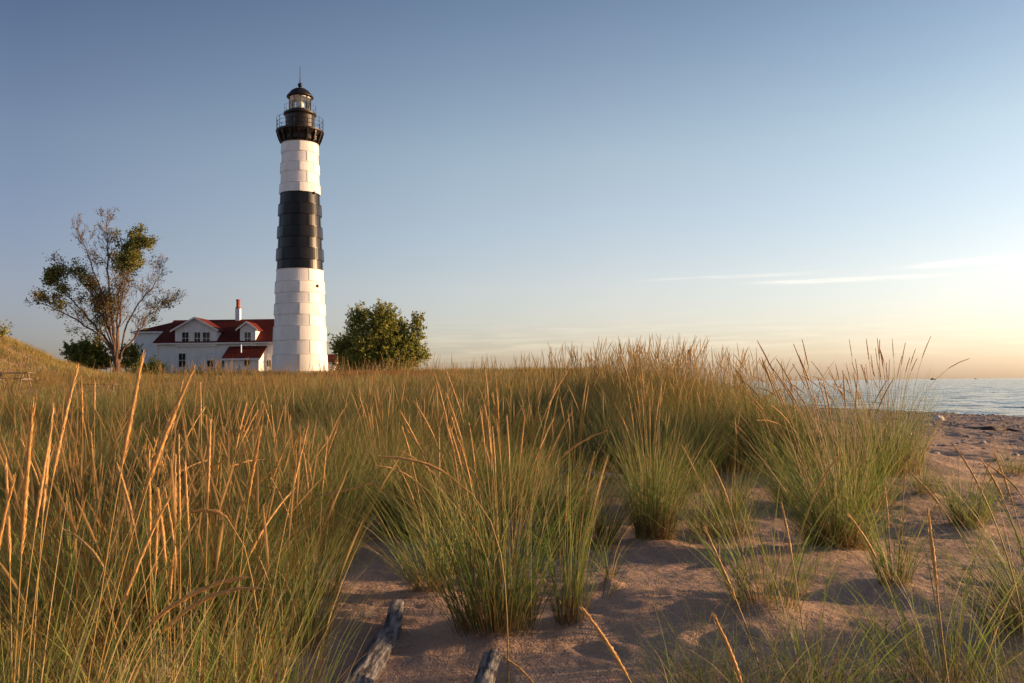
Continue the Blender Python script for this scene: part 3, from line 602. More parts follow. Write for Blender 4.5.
# ------------------------------------------------------------------ light tower
TY = 100.0; tb = at(300.0, 373, TY); TX, TZ = tb.x, tb.z
PXM = TY / FPX * 1.0
def zpx(py): return (at(300, py, TY)).z
tower = empty('lighthouse', (TX, TY, TZ), 'tall white conical lighthouse with a broad black middle band and black lantern', 'lighthouse')
def zc(py): return at(300, py, TY - 21 * PXM).z    # heights read off the near side of the shaft
def rad_at(z):
    return float(np.interp(z, [zpx(373), zpx(268), zpx(190), zpx(137)], [27.0 * PXM, 23.2 * PXM, 19.7 * PXM, 17.6 * PXM]))
view0 = math.atan2(-TY, -TX)   # direction from the tower to the camera
def courses(ys, step, first):
    mb = MB()
    for i in range(len(ys) - 1):
        z0, z1 = zc(ys[i]), zc(ys[i + 1]); zm = (z0 + z1) / 2; off = (first + i) % 2; dr = step * (1 if off == 0 else -1)
        off_a = view0 + (0 if off == 0 else math.pi / 8)
        z1b = z1 - 0.0; r0 = rad_at(z0) + dr; r1 = rad_at(z1) + dr
        for p in range(8):
            a0 = off_a + p * math.pi / 4; seg = 8; vs = []; fs = []
            for k in range(seg + 1):
                a = a0 + math.pi / 4 * k / seg; da = a - a0 - math.pi / 8; flat = math.cos(math.pi / 8) / math.cos(da)
                fl = 1 * 0.80 + 0.20 * flat / math.cos(math.pi / 8) * .97
                for (r, z) in ((r0 * fl - .03, z0), (r0 * fl, z0 + .03), (r1 * fl, z1 - .05), (r1 * fl - .05, z1 - .01)):
                    vs.append((TX + r * math.cos(a), TY + r * math.sin(a), z))
            for k in range(seg):
                for q in range(3): fs.append((k * 4 + q, (k + 1) * 4 + q, (k + 1) * 4 + q + 1, k * 4 + q + 1))
            mb.add(vs, fs, False); 
            pass
            # lapped seam batten
            ca, sa = math.cos(a0), math.sin(a0); tx_, ty_ = -sa, ca
            pr = [(-.07, .0), (.07, .0), (.07, .07), (-.07, .07)]
            vs = []
            for (r, z) in ((r0 - .02, z0 + .04), (r1 - .02, z1 - .06)):
                for (s1_, o1) in pr: vs.append((TX + (r + o1) * ca + tx_ * s1_, TY + (r + o1) * sa + ty_ * s1_, z))
            mb.add(vs, [(0, 3, 2, 1), (4, 5, 6, 7), (0, 1, 5, 4), (1, 2, 6, 5), (2, 3, 7, 6), (3, 0, 4, 7)])
        # closing lip at the top of the course
        n = 48; fl = .98
        mb.lathe([(r1 + .015, z1 - .055), (r1 + .05, z1 - .04), (r1 + .05, z1 - .005), (r1 - .4, z1 + .0)], n, (TX, TY, 0), close=False)
        mb.lathe([(r0 - .4, z0 + .002), (r0 + .0, z0 + .004)], n, (TX, TY, 0), close=False)
    return mb
lowY = [371.5, 354, 339.9, 325.3, 314, 302.4, 291.8, 280, 268]; midY = [268, 258.4, 246.5, 235.6, 224.1, 212.7, 201.3, 190.2]; upY = [190.2, 180.6, 169, 159.5, 149, 139]
o = courses(lowY, .022, 0).build('lower_shaft', WHITE, tower); o['label'] = 'white plated lower shaft'
o = courses(midY, .042, 1).build('middle_band', BLACK, tower); o['label'] = 'glossy black plated band'
o = courses(upY, .022, 0).build('upper_shaft', WHITE, tower); o['label'] = 'white plated upper shaft'
MB().lathe([(29.2 * PXM, zpx(381)), (29.2 * PXM, zpx(373.2)), (28.6 * PXM, zpx(372.2))], 48, (TX, TY, 0)).build('foundation', STONE, tower)
for (px, py, rr_) in ((313.6, 195.5, .15), (316.6, 287.8, .17)):
    z = zpx(py); r = rad_at(z) + .12; a = view0 + math.asin(min(.95, (px - 299.5) * PXM / r)); cx, cy = TX + r * math.cos(a), TY + r * math.sin(a)
    mb = MB(); mb.tube([(cx - .3 * math.cos(a), cy - .3 * math.sin(a), z), (cx, cy, z)], rr_, 10); mb.build('vent_hole', BLACK2, tower)
# gallery
zg = zpx(133.2); r_g = 23.4 * PXM
mb = MB(); mb.lathe([(18.0 * PXM, zpx(143.5)), (19.0 * PXM, zpx(142.0)), (19.2 * PXM, zpx(138)), (22.3 * PXM, zpx(134.2)), (r_g, zg - .05), (r_g + .05, zg), (r_g + .05, zg + .18), (13 * PXM, zg + .19)], 48, (TX, TY, 0)); mb.build('gallery_deck', BLACK2, tower)
nbk = 16
for k in range(nbk):
    a = 2 * math.pi * (k + .5) / nbk; ca, sa = math.cos(a), math.sin(a); mb = MB()
    poly = [(18.6, 144.5), (19.8, 144.0), (21.2, 141), (22.9, 136.2), (22.9, 133.8), (18.6, 133.8)]
    pp = [(TX + r * PXM * ca + sa * .09, TY + r * PXM * sa - ca * .09, zpx(p)) for (r, p) in poly]
    mb.solid(pp, (-sa * .18, ca * .18, 0)); mb.build('bracket', BLACK2, tower)
def railing(name, r, z0, hgt, nposts, rails, tr):
    mb = MB()
    for k in range(nposts):
        a = 2 * math.pi * k / nposts; x, y = TX + r * math.cos(a), TY + r * math.sin(a); mb.tube([(x, y, z0), (x, y, z0 + hgt)], tr * 1.3, 5)
    for j in rails:
        n = 48; pts = [(TX + r * math.cos(2 * math.pi * k / n), TY + r * math.sin(2 * math.pi * k / n), z0 + hgt * j) for k in range(n + 1)]; mb.tube(pts, tr, 5, cap=False)
    mb.build(name, BLACK2, tower)
railing('gallery_railing', r_g - .04, zg + .15, zpx(121) - zg, 16, (.33, .66, 1.0), .022)
mb = MB(); mb.lathe([(14.3 * PXM, zg + .15), (14.6 * PXM, zpx(117)), (15.0 * PXM, zpx(116.4)), (16.3 * PXM, zpx(115.4)), (16.3 * PXM, zpx(113.8)), (10 * PXM, zpx(113.2))], 40, (TX, TY, 0)); mb.build('watch_room', BLACK2, tower)
railing('lantern_railing', 15.8 * PXM, zpx(113.6), .8, 8, (1.0,), .014)
zl0, zl1 = zpx(113.2), zpx(96.8); rl = 10.9 * PXM
mb = MB(); mb.lathe([(rl + .06, zl0), (rl + .06, zl0 + .28), (rl - .08, zl0 + .29)], 20, (TX, TY, 0)); mb.build('lantern_sill', BLACK2, tower)
mb = MB(); mb.lathe([(rl, zl0 + .28), (rl, zl1)], 10, (TX, TY, 0), close=False); lg = mb.build('lantern_glass', LGLASS, tower)
mb = MB()
for k in range(10):
    a = 2 * math.pi * k / 10; x, y = TX + rl * math.cos(a), TY + rl * math.sin(a); mb.bar((x, y, zl0 + .2), (x, y, zl1), .09, .09)
mb.build('lantern_bars', BARK2, tower)
mb = MB(); mb.lathe([(.25, zl0 + .2), (.3, zl0 + .5), (.42, zl0 + .7), (.52, zl0 + 1.0), (.42, zl0 + 1.3), (.2, zl0 + 1.45)], 20, (TX, TY, 0), True); mb.build('lamp_lens', LENS, tower)
mb = MB(); mb.lathe([(rl * .98, zpx(99)), (rl * .98, zpx(97))], 20, (TX, TY, 0)); mb.build('lantern_ceiling', WHITE, tower)
mb = MB(); mb.lathe([(rl - .05, zpx(98.2)), (13.4 * PXM, zpx(97.8)), (13.4 * PXM, zpx(96.8)), (11.4 * PXM, zpx(94.6)), (9.0 * PXM, zpx(91.6)), (5.8 * PXM, zpx(89.4)), (2.2 * PXM, zpx(88.3)), (1.4 * PXM, zpx(87.9))], 24, (TX, TY, 0), True); rf = mb.build('lantern_roof', BLACK2, tower)
zb = zpx(85.2); rb = 2.4 * PXM
mb = MB(); mb.lathe([(.14, zpx(88.2)), (.12, zpx(87.4))] + [(max(.02, rb * math.sin(math.pi * t)), zb - rb * math.cos(math.pi * t)) for t in np.linspace(.15, .98, 9)], 16, (TX, TY, 0), True); mb.build('ventilator_ball', BLACK2, rf)
mb = MB(); mb.tube([(TX, TY, zb + rb), (TX, TY, zpx(66))], [.05, .022], 5); mb.build('lightning_rod', BLACK2, rf)

# ------------------------------------------------------------------ keeper's house
HY = 106.0
def hp(px, py, dy=0.0):     # a point of the house front (or dy behind it) seen at that height and place
    p = at(px, py, HY); return (p.x, HY + dy, p.z)
gb = at(200, 381, HY).z
house = empty('keepers_house', (hp(205, 378)[0], HY + 4, gb), 'long white two-storey house with red roof and two front dormers left of the lighthouse', 'house')
xl, xr = hp(157, 350)[0], hp(300, 350)[0]; ze = hp(215, 342)[2]; zr = at(215, 320.8, HY + 4.5).z; depth = 9.0; ymid = HY + depth / 2
mb = MB(); mb.box((xl, HY, gb), (xr, HY + depth, ze - .02)); 
mb.solid([(xr - .01, HY, ze - .02), (xr - .01, HY + depth, ze - .02), (xr - .01, ymid, zr - .15)], (-.2, 0, 0)); mb.solid([(xl + .01, HY, ze - .02), (xl + .01, HY + depth, ze - .02), (xl + .01, ymid, zr - .15)], (.2, 0, 0))
mb.build('wall', WHITE2, house)
def slab(mb, a, b, c, d, th): # roof plane through four points, given thickness upward
    mb.solid([a, b, c, d], (0, 0, th))
mb = MB(); ov = .45; zo = ze - .12
slab(mb, (xl - .35, HY - ov, zo), (xr + .35, HY - ov, zo), (xr + .35, ymid, zr), (xl + .3, ymid, zr), .14)
slab(mb, (xr + .35, HY + depth + ov, zo), (xl - .35, HY + depth + ov, zo), (xl + .3, ymid + .002, zr), (xr + .35, ymid + .002, zr), .14)
roof = mb.build('roof', REDROOF, house)
mb = MB(); mb.box((xl - .33, HY - ov - .03, zo - .14), (xr + .33, HY - ov + .12, zo + .03)); mb.build('eave_board', TRIM, house)
mb = MB(); mb.box((xl - .08, HY - .08, gb), (xl + .14, HY + .14, ze - .1)); mb.build('corner_board', TRIM, house)
# left wing, set back, hipped
wx0 = at(134, 345, HY + 3).x; wz = at(145, 332, HY + 3).z
mb = MB(); mb.box((wx0, HY + 3, gb), (xl - .004, HY + 8, wz - .02)); mb.build('wing_wall', WHITE2, house)
mb = MB(); ap = (xl + .5, ymid + .6, zr + .06)
mb.add([(wx0 - .3, HY + 2.7, wz), (xl - .01, HY + 2.7, wz), ap, (wx0 - .3, HY + 8.3, wz), (xl - .01, HY + 8.3, wz), (wx0 - .3, HY + 2.7, wz - .14), (xl - .01, HY + 2.7, wz - .14), (wx0 - .3, HY + 8.3, wz - .14), (xl - .01, HY + 8.3, wz - .14)],
       [(0, 1, 2), (3, 0, 2), (4, 3, 2), (5, 6, 1, 0), (7, 5, 0, 3), (8, 7, 3, 4), (5, 7, 8, 6)]); mb.build('wing_roof', REDROOF, house)
mb = MB(); mb.box((wx0 - .32, HY + 2.6, wz - .16), (xl - .05, HY + 2.68, wz + .03)); mb.build('eave_board', TRIM, house)
def window(x0, x1, z0, z1, y, par, name='window', two=True, curtain=False):
    """frame proud of the wall, pane behind it, sill"""
    mb = MB(); t = .09
    mb.box((x0 - t, y - .05, z0), (x0, y + .03, z1)); mb.box((x1, y - .05, z0), (x1 + t, y + .03, z1)); mb.box((x0 - t, y - .055, z1), (x1 + t, y + .03, z1 + t * 1.3))
    if two: mb.box((x0, y - .04, (z0 + z1) / 2 - .03), (x1, y + .02, (z0 + z1) / 2 + .03))
    mb.box(((x0 + x1) / 2 - .018, y - .035, z0), ((x0 + x1) / 2 + .018, y + .02, (z0 + z1) / 2 - .03 if two else z1))
    mb.box(((x0 + x1) / 2 - .018, y - .035, (z0 + z1) / 2 + .03), ((x0 + x1) / 2 + .018, y + .02, z1)) if two else None
    w_ = mb.build(name, TRIM, par)
    MB().box((x0, y - .018, z0), (x1, y - .006, z1)).build('pane', DGLASS, w_)
    MB().box((x0 - t * 1.4, y - .12, z0 - .09), (x1 + t * 1.4, y + .02, z0 - .002)).build('sill', TRIM, w_)
    if curtain:
        MB().box((x0 + .02, y - .026, (z0 + z1) / 2), (x1 - .02, y - .0195, z1 - .02)).build('blind', WHITE2, w_)
    return w_
def pxwin(x0, x1, y0, y1, dy, par, **k):
    a = hp(x0, y1); b = hp(x1, y0); window(a[0] + .08, b[0] - .08, a[2], b[2], HY + dy, par, **k)
pxwin(178.3, 186.2, 353.5, 367, 0, house); pxwin(206.5, 214.5, 353.5, 367, 0, house, curtain=True); pxwin(221.5, 230.2, 353.5, 367, 0, house, curtain=True); pxwin(266, 271.8, 353.5, 366.5, 0, house, curtain=True)
def dormer(pxl, pxr, pkx, pky, eyy, wl, wr, wins, lab):
    d = empty('dormer', (hp(pkx, 340)[0] - house.location.x, HY - house.location.y - .3, hp(pkx, 340)[2] - house.location.z)); d.parent = house; d['label'] = lab
    x0, x1 = hp(wl, 340)[0], hp(wr, 340)[0]; zE = hp(pkx, eyy)[2]; zP = hp(pkx, pky)[2]; xp = hp(pkx, 330)[0]; ex0, ex1 = hp(pxl, 331)[0], hp(pxr, 331)[0]
    zb_ = ze - .55; yf = HY - .30; back = 4.6
    mb = MB(); sl_ = (zP - zE) / (xp - ex0)
    zc0 = zE + sl_ * (x0 - ex0) - .03; zc1 = zE + (zP - zE) / (ex1 - xp) * (ex1 - x1) - .03
    mb.solid([(x0, yf, zb_), (x1, yf, zb_), (x1, yf, zc1), (xp, yf, zP - .05), (x0, yf, zc0)], (0, back, 0)); mb.build('wall', WHITE2, d)
    mb = MB(); mb.solid([(ex0, yf - .35, zE), (xp, yf - .35, zP), (xp, yf - .35, zP + .13), (ex0, yf - .35, zE + .12)], (0, back, 0)); mb.solid([(ex1, yf - .35, zE), (xp + .002, yf - .35, zP), (xp + .002, yf - .35, zP + .13), (ex1, yf - .35, zE + .12)], (0, back, 0)); mb.build('roof', REDROOF, d)
    mb = MB(); mb.solid([(ex0 - .03, yf - .42, zE - .10), (xp, yf - .42, zP - .08), (xp, yf - .42, zP + .15), (ex0 - .03, yf - .42, zE + .14)], (0, .065, 0)); mb.solid([(ex1 + .03, yf - .42, zE - .10), (xp + .002, yf - .42, zP - .08), (xp + .002, yf - .42, zP + .15), (ex1 + .03, yf - .42, zE + .14)], (0, .065, 0)); mb.build('barge_board', TRIM, d)
    for (a_, b_2) in wins: 
        p_ = hp(a_, 344.3); q_ = hp(b_2, 332.5); window(p_[0] + .04, q_[0] - .04, p_[2], q_[2], yf, d)
dormer(172.5, 220, 196.2, 318.3, 331.5, 176, 217.5, [(182.8, 190), (195, 201.5), (203.5, 211)], 'wide three-window gable dormer')
dormer(237.5, 258.8, 247.8, 322.6, 330.6, 240.8, 256.2, [(245, 252)], 'small single-window gable dormer')
# chimney
cx = at(238.2, 310, ymid).x; mb = MB(); mb.box((cx - .29, ymid - .3, zr - .6), (cx + .29, ymid + .3, at(238, 308.5, ymid).z)); ch = mb.build('chimney', WHITE2, roof)
mb = MB(); zz0 = at(238, 308.5, ymid).z; zz1 = at(238, 299.5, ymid).z; mb.lathe([(.36, zz0), (.36, zz0 + .12), (.26, zz0 + .2), (.24, zz1 - .2), (.29, zz1 - .18), (.29, zz1)], 10, (cx, ymid, 0)); mb.build('chimney_pot', REDBRICK, ch)
# porch lean-to
px0, px1 = hp(231, 360)[0], hp(265, 360)[0]; py_ = HY - 2.6; e2 = at(245, 358.5, py_).z; t2 = hp(245, 347.2)[2]
porch = empty('porch', ((px0 + px1) / 2 - house.location.x, py_ - house.location.y, 0)); porch.parent = house
mb = MB(); mb.solid([(px0, py_, gb), (px0, HY - .003, gb), (px0, HY - .003, t2 - .2), (px0, py_, e2 - .03)], (px1 - px0, 0, 0)); mb.build('wall', WHITE2, porch)
mb = MB(); mb.solid([(px0 - .25, py_ - .35, e2 - .12), (px0 - .25, HY - .004, t2), (px0 - .25, HY - .004, t2 + .12), (px0 - .25, py_ - .35, e2 + .0)], (px1 - px0 + .5, 0, 0)); mb.build('roof', REDROOF, porch)
mb = MB(); mb.box((px0 - .26, py_ - .40, e2 - .20), (px1 + .26, py_ - .355, e2 + .02)); mb.build('eave_board', TRIM, porch)
a = at(244.5, 366, py_); b = at(250.5, 360.3, py_); window(a.x, b.x, a.z, b.z, py_, porch, two=False)
xv = at(238.2, 350, py_).x; mb = MB(); mb.tube([(xv, HY - 1.5, e2 - .0), (xv, HY - 1.5, t2 + .25)], .09, 8); mb.build('vent_pipe', TRIM, porch)
# link building right behind the light tower
sx0, sx1 = at(318, 360, 107).x, at(333.6, 360, 107).x; shd = empty('service_building', ((sx0 + sx1) / 2, 107, gb), 'small white building with dark red roof peeping out behind the right side of the lighthouse', 'outbuilding')
ze2, zr2 = at(330, 362, 107).z, at(330, 354.5, 107).z
mb = MB(); mb.box((sx0, 107, gb), (sx1, 111, ze2)); mb.build('wall', WHITE2, shd)
mb = MB(); slab(mb, (sx0 - .2, 106.6, ze2), (sx1 + .3, 106.6, ze2), (sx1 + .3, 109, zr2), (sx0 - .2, 109, zr2), .12); slab(mb, (sx1 + .3, 111.4, ze2), (sx0 - .2, 111.4, ze2), (sx0 - .2, 109.002, zr2), (sx1 + .3, 109.002, zr2), .12); mb.build('roof', REDROOF, shd)
mb = MB(); mb.box((sx1 - 1.1, 106.96, gb), (sx1 - .4, 106.995, ze2 - .35)); mb.build('door', TRIM, shd)

# ------------------------------------------------------------------ trees
def leaves_mesh(name, P, size, colf, parent, up=.3):
    n = len(P); P = np.asarray(P); d1 = rng.normal(size=(n, 3)); d1 /= np.linalg.norm(d1, axis=1)[:, None]; d2 = rng.normal(size=(n, 3)); d2 -= (d2 * d1).sum(1)[:, None] * d1; d2 /= np.linalg.norm(d2, axis=1)[:, None]
    s_ = size * rng.uniform(.6, 1.3, (n, 1)); a = d1 * s_ * .62; b = d2 * s_ * .40
    V = np.stack([P - a, P + b, P + a, P - b], 1).reshape(-1, 3); Q = np.arange(n * 4).reshape(-1, 4)
    c = np.repeat(colf(n), 4, 0); return raw_mesh(name, V, Q, LEAF, c, parent)
def branch(segs, tips, p, d, Ln, r, lev, maxlev, wig=.12, droop=0.0, ratio=.62, kids=(3, 4)):
    n = 5; pts = [Vector(p)]; dd = Vector(d).normalized()
    for k in range(n):
        dd = (dd + Vector((random.gauss(0, wig), random.gauss(0, wig), random.gauss(0, wig * .8) + .06 - droop))).normalized(); pts.append(pts[-1] + dd * Ln / n)
    segs.append((pts, [r * (1 - .62 * k / n) for k in range(n + 1)], lev))
    if lev >= maxlev: tips.append(pts); return
    for k in range(random.randint(*kids)):
        t = random.uniform(.3, .98); i = min(int(t * n), n - 1); q = pts[i].lerp(pts[i + 1], t * n - i)
        ax = Vector((random.gauss(0, 1), random.gauss(0, 1), random.gauss(0, 1))).cross(dd).normalized(); nd_ = (dd * math.cos(.62) + ax * math.sin(random.uniform(.35, .85))).normalized()
        branch(segs, tips, q, nd_, Ln * ratio * random.uniform(.7, 1.15), r * .48 * (1 - .4 * t), lev + 1, maxlev, wig, droop, ratio, kids)
def limb(segs, tips, pts, r0, r1, maxlev, n_side, Ln, kids=(2, 3)):
    pts = [Vector(p) for p in pts]; P = []
    for i in range(len(pts) - 1):
        for k in range(4): P.append(pts[i].lerp(pts[i + 1], k / 4))
    P.append(pts[-1])
    for _ in range(3): P = [P[0]] + [(P[i - 1] + P[i] * 2 + P[i + 1]) / 4 for i in range(1, len(P) - 1)] + [P[-1]]
    P = [P[0]] + [p + Vector((random.gauss(0, .07), random.gauss(0, .07), random.gauss(0, .07))) for p in P[1:]]
    m = len(P); segs.append((P, [r0 + (r1 - r0) * (k / (m - 1)) ** .8 for k in range(m)], 0))
    for k in range(n_side):
        t = random.uniform(.30, 1.0); i = min(int(t * (m - 1)), m - 2); q = P[i].lerp(P[i + 1], t * (m - 1) - i); d = (P[i + 1] - P[i]).normalized()
        ax = Vector((random.gauss(0, 1), random.gauss(0, .8), random.gauss(0, 1))).cross(d).normalized(); nd_ = d * .8 + ax * random.uniform(.4, .75); nd_.z += .30
        branch(segs, tips, q, nd_, Ln * (1.15 - .6 * t) * random.uniform(.6, 1.2), r0 * .22 * (1.1 - .6 * t), 1, maxlev, kids=kids)
# big half-bare tree on the left
QY = 94.0
tq = at(117, 376, QY); tree = empty('half_bare_tree', tuple(tq), 'tall many-stemmed half-bare tree with scattered leaf clumps at the left end of the house', 'tree')
def tp(px, py, dy=0): return at(px, py, QY + dy) if dy == 0 else Vector((at(px, py, QY).x, QY + dy, at(px, py, QY).z))
segs, tips = [], []
LM = [([(116, 372), (112, 345), (92, 325), (68, 300), (50, 280)], .26, 10, 1), ([(116, 352), (104, 335), (76, 318), (58, 308), (44, 303)], .20, 9, -2), ([(115, 350), (100, 318), (88, 295), (70, 272)], .22, 9, 2),
      ([(116, 345), (111, 310), (108, 270), (108, 242), (106, 222)], .27, 12, 0), ([(114, 335), (104, 290), (94, 257), (84, 230)], .19, 9, -1.5), ([(117, 340), (116, 300), (121, 270), (133, 238)], .24, 9, 1),
      ([(119, 348), (124, 315), (130, 285), (147, 252)], .22, 10, -2), ([(120, 352), (133, 335), (146, 314), (156, 305), (166, 300)], .18, 9, 1.5), ([(121, 330), (135, 300), (147, 287), (157, 266)], .15, 8, 2),
      ([(117, 375), (116.8, 368), (116.5, 360)], .46, 0, 0), ([(112, 340), (98, 300), (86, 284), (66, 266)], .15, 8, -1)]
for (pl, r0, ns_, dy) in LM:
    if pl[0][1] < 371: pl = [(117 + random.uniform(-1.2, 1.2), 374)] + pl
    m = len(pl) - 1; r0 = r0 * (.80 if m > 2 else 1); limb(segs, tips, [tp(a, b, dy * k / m) for k, (a, b) in enumerate(pl)], r0, .030 if m > 2 else .34, 3, int(ns_ * 2.5), 2.2, (3, 5))
mbt = MB(); mbw = MB()
for (pts, rad_, lev) in segs:
    if lev == 0: mbt.tube(pts, rad_, 8, jit=.05)
    else: mbw.tube(pts, [max(x, .013) for x in rad_], 4 if lev < 3 else 3, cap=False)
mbt.build('trunk', BARK, tree); mbw.build('branches', BARK2, tree)
def cl(n):
    g = rng.random((n, 1)); return (np.array([.13, .16, .035]) * (1 - g) + np.array([.30, .27, .07]) * g) * rng.uniform(.7, 1.3, (n, 1))
def cl_dry(n):
    g = rng.random((n, 1)); return (np.array([.09, .08, .025]) * (1 - g) + np.array([.22, .13, .05]) * g) * rng.uniform(.7, 1.2, (n, 1))
foci = [(42, 272, 12, .9), (54, 288, 13, .3), (60, 300, 14, .2), (78, 268, 15, .25), (128, 234, 12, .9), (140, 242, 12, .7), (150, 248, 9, .7), (125, 255, 13, .4), (90, 330, 14, .4), (128, 262, 12, .5), (84, 285, 22, .14), (168, 300, 10, .35), (45, 305, 12, .2), (100, 300, 20, .15), (72, 260, 10, .4), (160, 315, 12, .25)]
LP, LD = [], []
for pts in tips:
    for p in pts[1:]:
        sxp = 512 + FPX * (p.x / p.y); syp = 389 - FPX * ((p.z - EYE) / p.y); pr = .012
        for (a, b, r, k) in foci: pr += k * math.exp(-((sxp - a) ** 2 + (syp - b) ** 2) / r ** 2)
        pr = pr * float(np.clip(1 + 3.2 * (vn(p.x * 1.3, p.z * 1.3) + .6 * vn(p.x * 3, p.z * 3 + 7)), 0, 2.4)); pr_ = pr
        nn_ = np.random.poisson(pr * 9) if False else int(rng.poisson(pr * 4.5))
        for _ in range(nn_): (LP if pr > .5 or random.random() < .3 else LD).append(p + Vector((random.gauss(0, .28), random.gauss(0, .28), random.gauss(0, .25))))
f1 = leaves_mesh('foliage', [tuple(p) for p in LP], .20, cl, tree); f2 = leaves_mesh('dry_foliage', [tuple(p) for p in LD], .15, cl_dry, tree); f2['label'] = 'thin brownish dying leaves'
# round leafy trees and bushes
def leafy(name, px, py, Y, lobes, label, cat, nleaf, lsize, colf, group=None, stems=5):
    p = at(px, py, Y); z0 = gz(p.x, Y) if Y < 97 else p.z; e = empty(name, (p.x, Y, z0), label, cat, group); segs, tips = [], []
    for (lx, ly, rx, rz_, dy, k) in lobes:
        c = at(lx, ly, Y); c = Vector((c.x, Y + dy, c.z)); rX = rx * Y / FPX; rZ = rz_ * Y / FPX; base = Vector((p.x + random.uniform(-.4, .4), Y + random.uniform(-.4, .4), z0 - .1))
        segs.append(([base, base.lerp(c, .45) + Vector((0, 0, -.2)), c], [.13, .09, .05], 0))
        for _ in range(int(nleaf * k)):
            # short leafy shoots that begin inside the lobe and reach out and up
            u = Vector((random.gauss(0, 1), random.gauss(0, 1), random.gauss(0, 1))).normalized(); rr_ = random.uniform(.35, .95)
            q = c + Vector((u.x * rX * rr_, u.y * rX * .9 * rr_, u.z * rZ * rr_)); dd = (Vector((u.x, u.y, u.z + .55))).normalized(); ls = random.uniform(.4, 1.25)
            if q.z < z0 + .1: continue
            tips.append((q, dd, ls))
            if random.random() < .3: segs.append(([c.lerp(q, .3), q, q + dd * ls], [.035, .02, .01], 1))
    P = [(p.x, p.y, z0 + .3)]
    for (q, dd, ls) in tips:
        for _ in range(13): t = random.random(); P.append(tuple(q + dd * ls * t + Vector((random.gauss(0, .13), random.gauss(0, .13), random.gauss(0, .11))) * (1.1 - .6 * t)))
    mb = MB()
    for (pts, rd, lev) in segs: mb.tube(pts, rd, 6 if lev == 0 else 3, cap=False)
    mb.build('trunk', BARK, e); leaves_mesh('foliage', P, lsize, colf, e); return e
def cg(n):
    g = rng.random((n, 1)); return (np.array([.16, .19, .035]) * (1 - g) + np.array([.38, .36, .08]) * g) * rng.uniform(.6, 1.35, (n, 1))
leafy('round_tree', 378, 375, 92, [(375, 345, 30, 22, 0, 1.0), (358, 322, 9, 13, .5, .22), (384, 322, 14, 15, -1, .35), (410, 352, 11, 16, 0, .3), (416, 328, 4.5, 13, .5, .10), (346, 350, 11, 14, 1, .22), (362, 362, 18, 10, -1, .3), (400, 362, 20, 9, -1, .3), (340, 345, 7, 6, 0, .06), (396, 335, 10, 14, 1, .25), (420, 356, 6, 6, 0, .07)],
      'round dense green tree standing alone just right of the lighthouse', 'tree', 800, .20, cg)
leafy('dark_bush', 92, 368, 97, [(92, 358, 16, 16, 0, 1), (76, 354, 9, 8, 0, .3), (126, 360, 10, 14, 1, .4), (100, 370, 22, 8, 0, .5)], 'dark bush behind the foot of the half-bare tree', 'bush', 380, .24, lambda n: cg(n) * .7)
leafy('green_shrub', 152, 382, 88, [(150, 373, 12, 9, 0, 1), (136, 376, 7, 6, 0, .4)], 'yellow-green shrub before the left corner of the white house', 'shrub', 260, .18, lambda n: cg(n) * 1.35)
leafy('low_green_shrub', 205, 382, 90, [(190, 378, 18, 5, 0, 1), (222, 378, 16, 5, 0, .8)], 'long low shrub in front of the middle of the white house', 'shrub', 200, .18, lambda n: cg(n) * 1.25)
leafy('small_bush', 346, 372, 93, [(344, 368, 10, 5, 0, 1), (356, 366, 8, 6, 0, .8)], 'small scrubby bush in front of the service building', 'bush', 100, .18, cg)
leafy('distant_bush', 2, 336, 67, [(2, 334, 3, 2.5, 0, .4)], 'tiny round bush on top of the grassy hill at the left edge', 'bush', 60, .14, cg)

# ------------------------------------------------------------------ small things
def log(name, pts, rad_, mat, label, cat, jit=.08, n=14):
    P = [Vector(p) for p in pts]; Q = []; RR = []
    for i in range(len(P) - 1):
        for k in range(6): t = k / 6; Q.append(P[i].lerp(P[i + 1], t)); RR.append(rad_[i] + (rad_[i + 1] - rad_[i]) * t)
    Q.append(P[-1]); RR.append(rad_[-1])
    for _ in range(3): Q = [Q[0]] + [(Q[i - 1] + Q[i] * 2 + Q[i + 1]) / 4 for i in range(1, len(Q) - 1)] + [Q[-1]]
    # knuckled, slightly grooved section
    mb = MB(); vs = []; ref = Vector((0, .2, 1)); ph = random.uniform(0, 6)
    Q = [Q[0] + (Q[0] - Q[1]).normalized() * RR[0] * .22] + Q + [Q[-1] + (Q[-1] - Q[-2]).normalized() * RR[-1] * .25]; RR = [RR[0] * .72] + RR + [RR[-1] * .70]
    for i, p in enumerate(Q):
        d = (Q[min(i + 1, len(Q) - 1)] - Q[max(i - 1, 0)]).normalized(); a = d.cross(ref).normalized(); b = d.cross(a)
        for k in range(n * 2):
            t = math.pi * k / n; g_ = 1 + .10 * math.sin(4 * t + ph + i * .12) + .07 * math.sin(11 * t + i * .09) + random.uniform(-jit, jit) * .6 + .10 * math.sin(i * .8 + t) + .05 * math.sin(i * 1.9 + 3 * t)
            vs.append(p + a * math.cos(t) * RR[i] * g_ + b * math.sin(t) * RR[i] * g_)
    m = n * 2; fs = [(i * m + k, i * m + (k + 1) % m, (i + 1) * m + (k + 1) % m, (i + 1) * m + k) for i in range(len(Q) - 1) for k in range(m)] + [tuple(reversed(range(m))), tuple(range((len(Q) - 1) * m, len(Q) * m))]
    mb.add(vs, fs, True); o = mb.build(name, mat); return props(o, label, cat)
def onG(px, py, up=0.0):
    x, y = ground(px, py); return (x, y, gz(x, y) + up)
a0 = onG(398, 620, .055); a1 = onG(391, 640, .03); a2 = onG(372, 668, .01); a3 = onG(345, 700, .0)
log('driftwood_log', [a0, a1, a2, a3], [.030, .042, .052, .058], DRIFT, 'grey weathered driftwood log half buried in sand left of the big middle tussock', 'driftwood')
b0 = onG(494, 678, .075); b1 = onG(470, 720, .0)
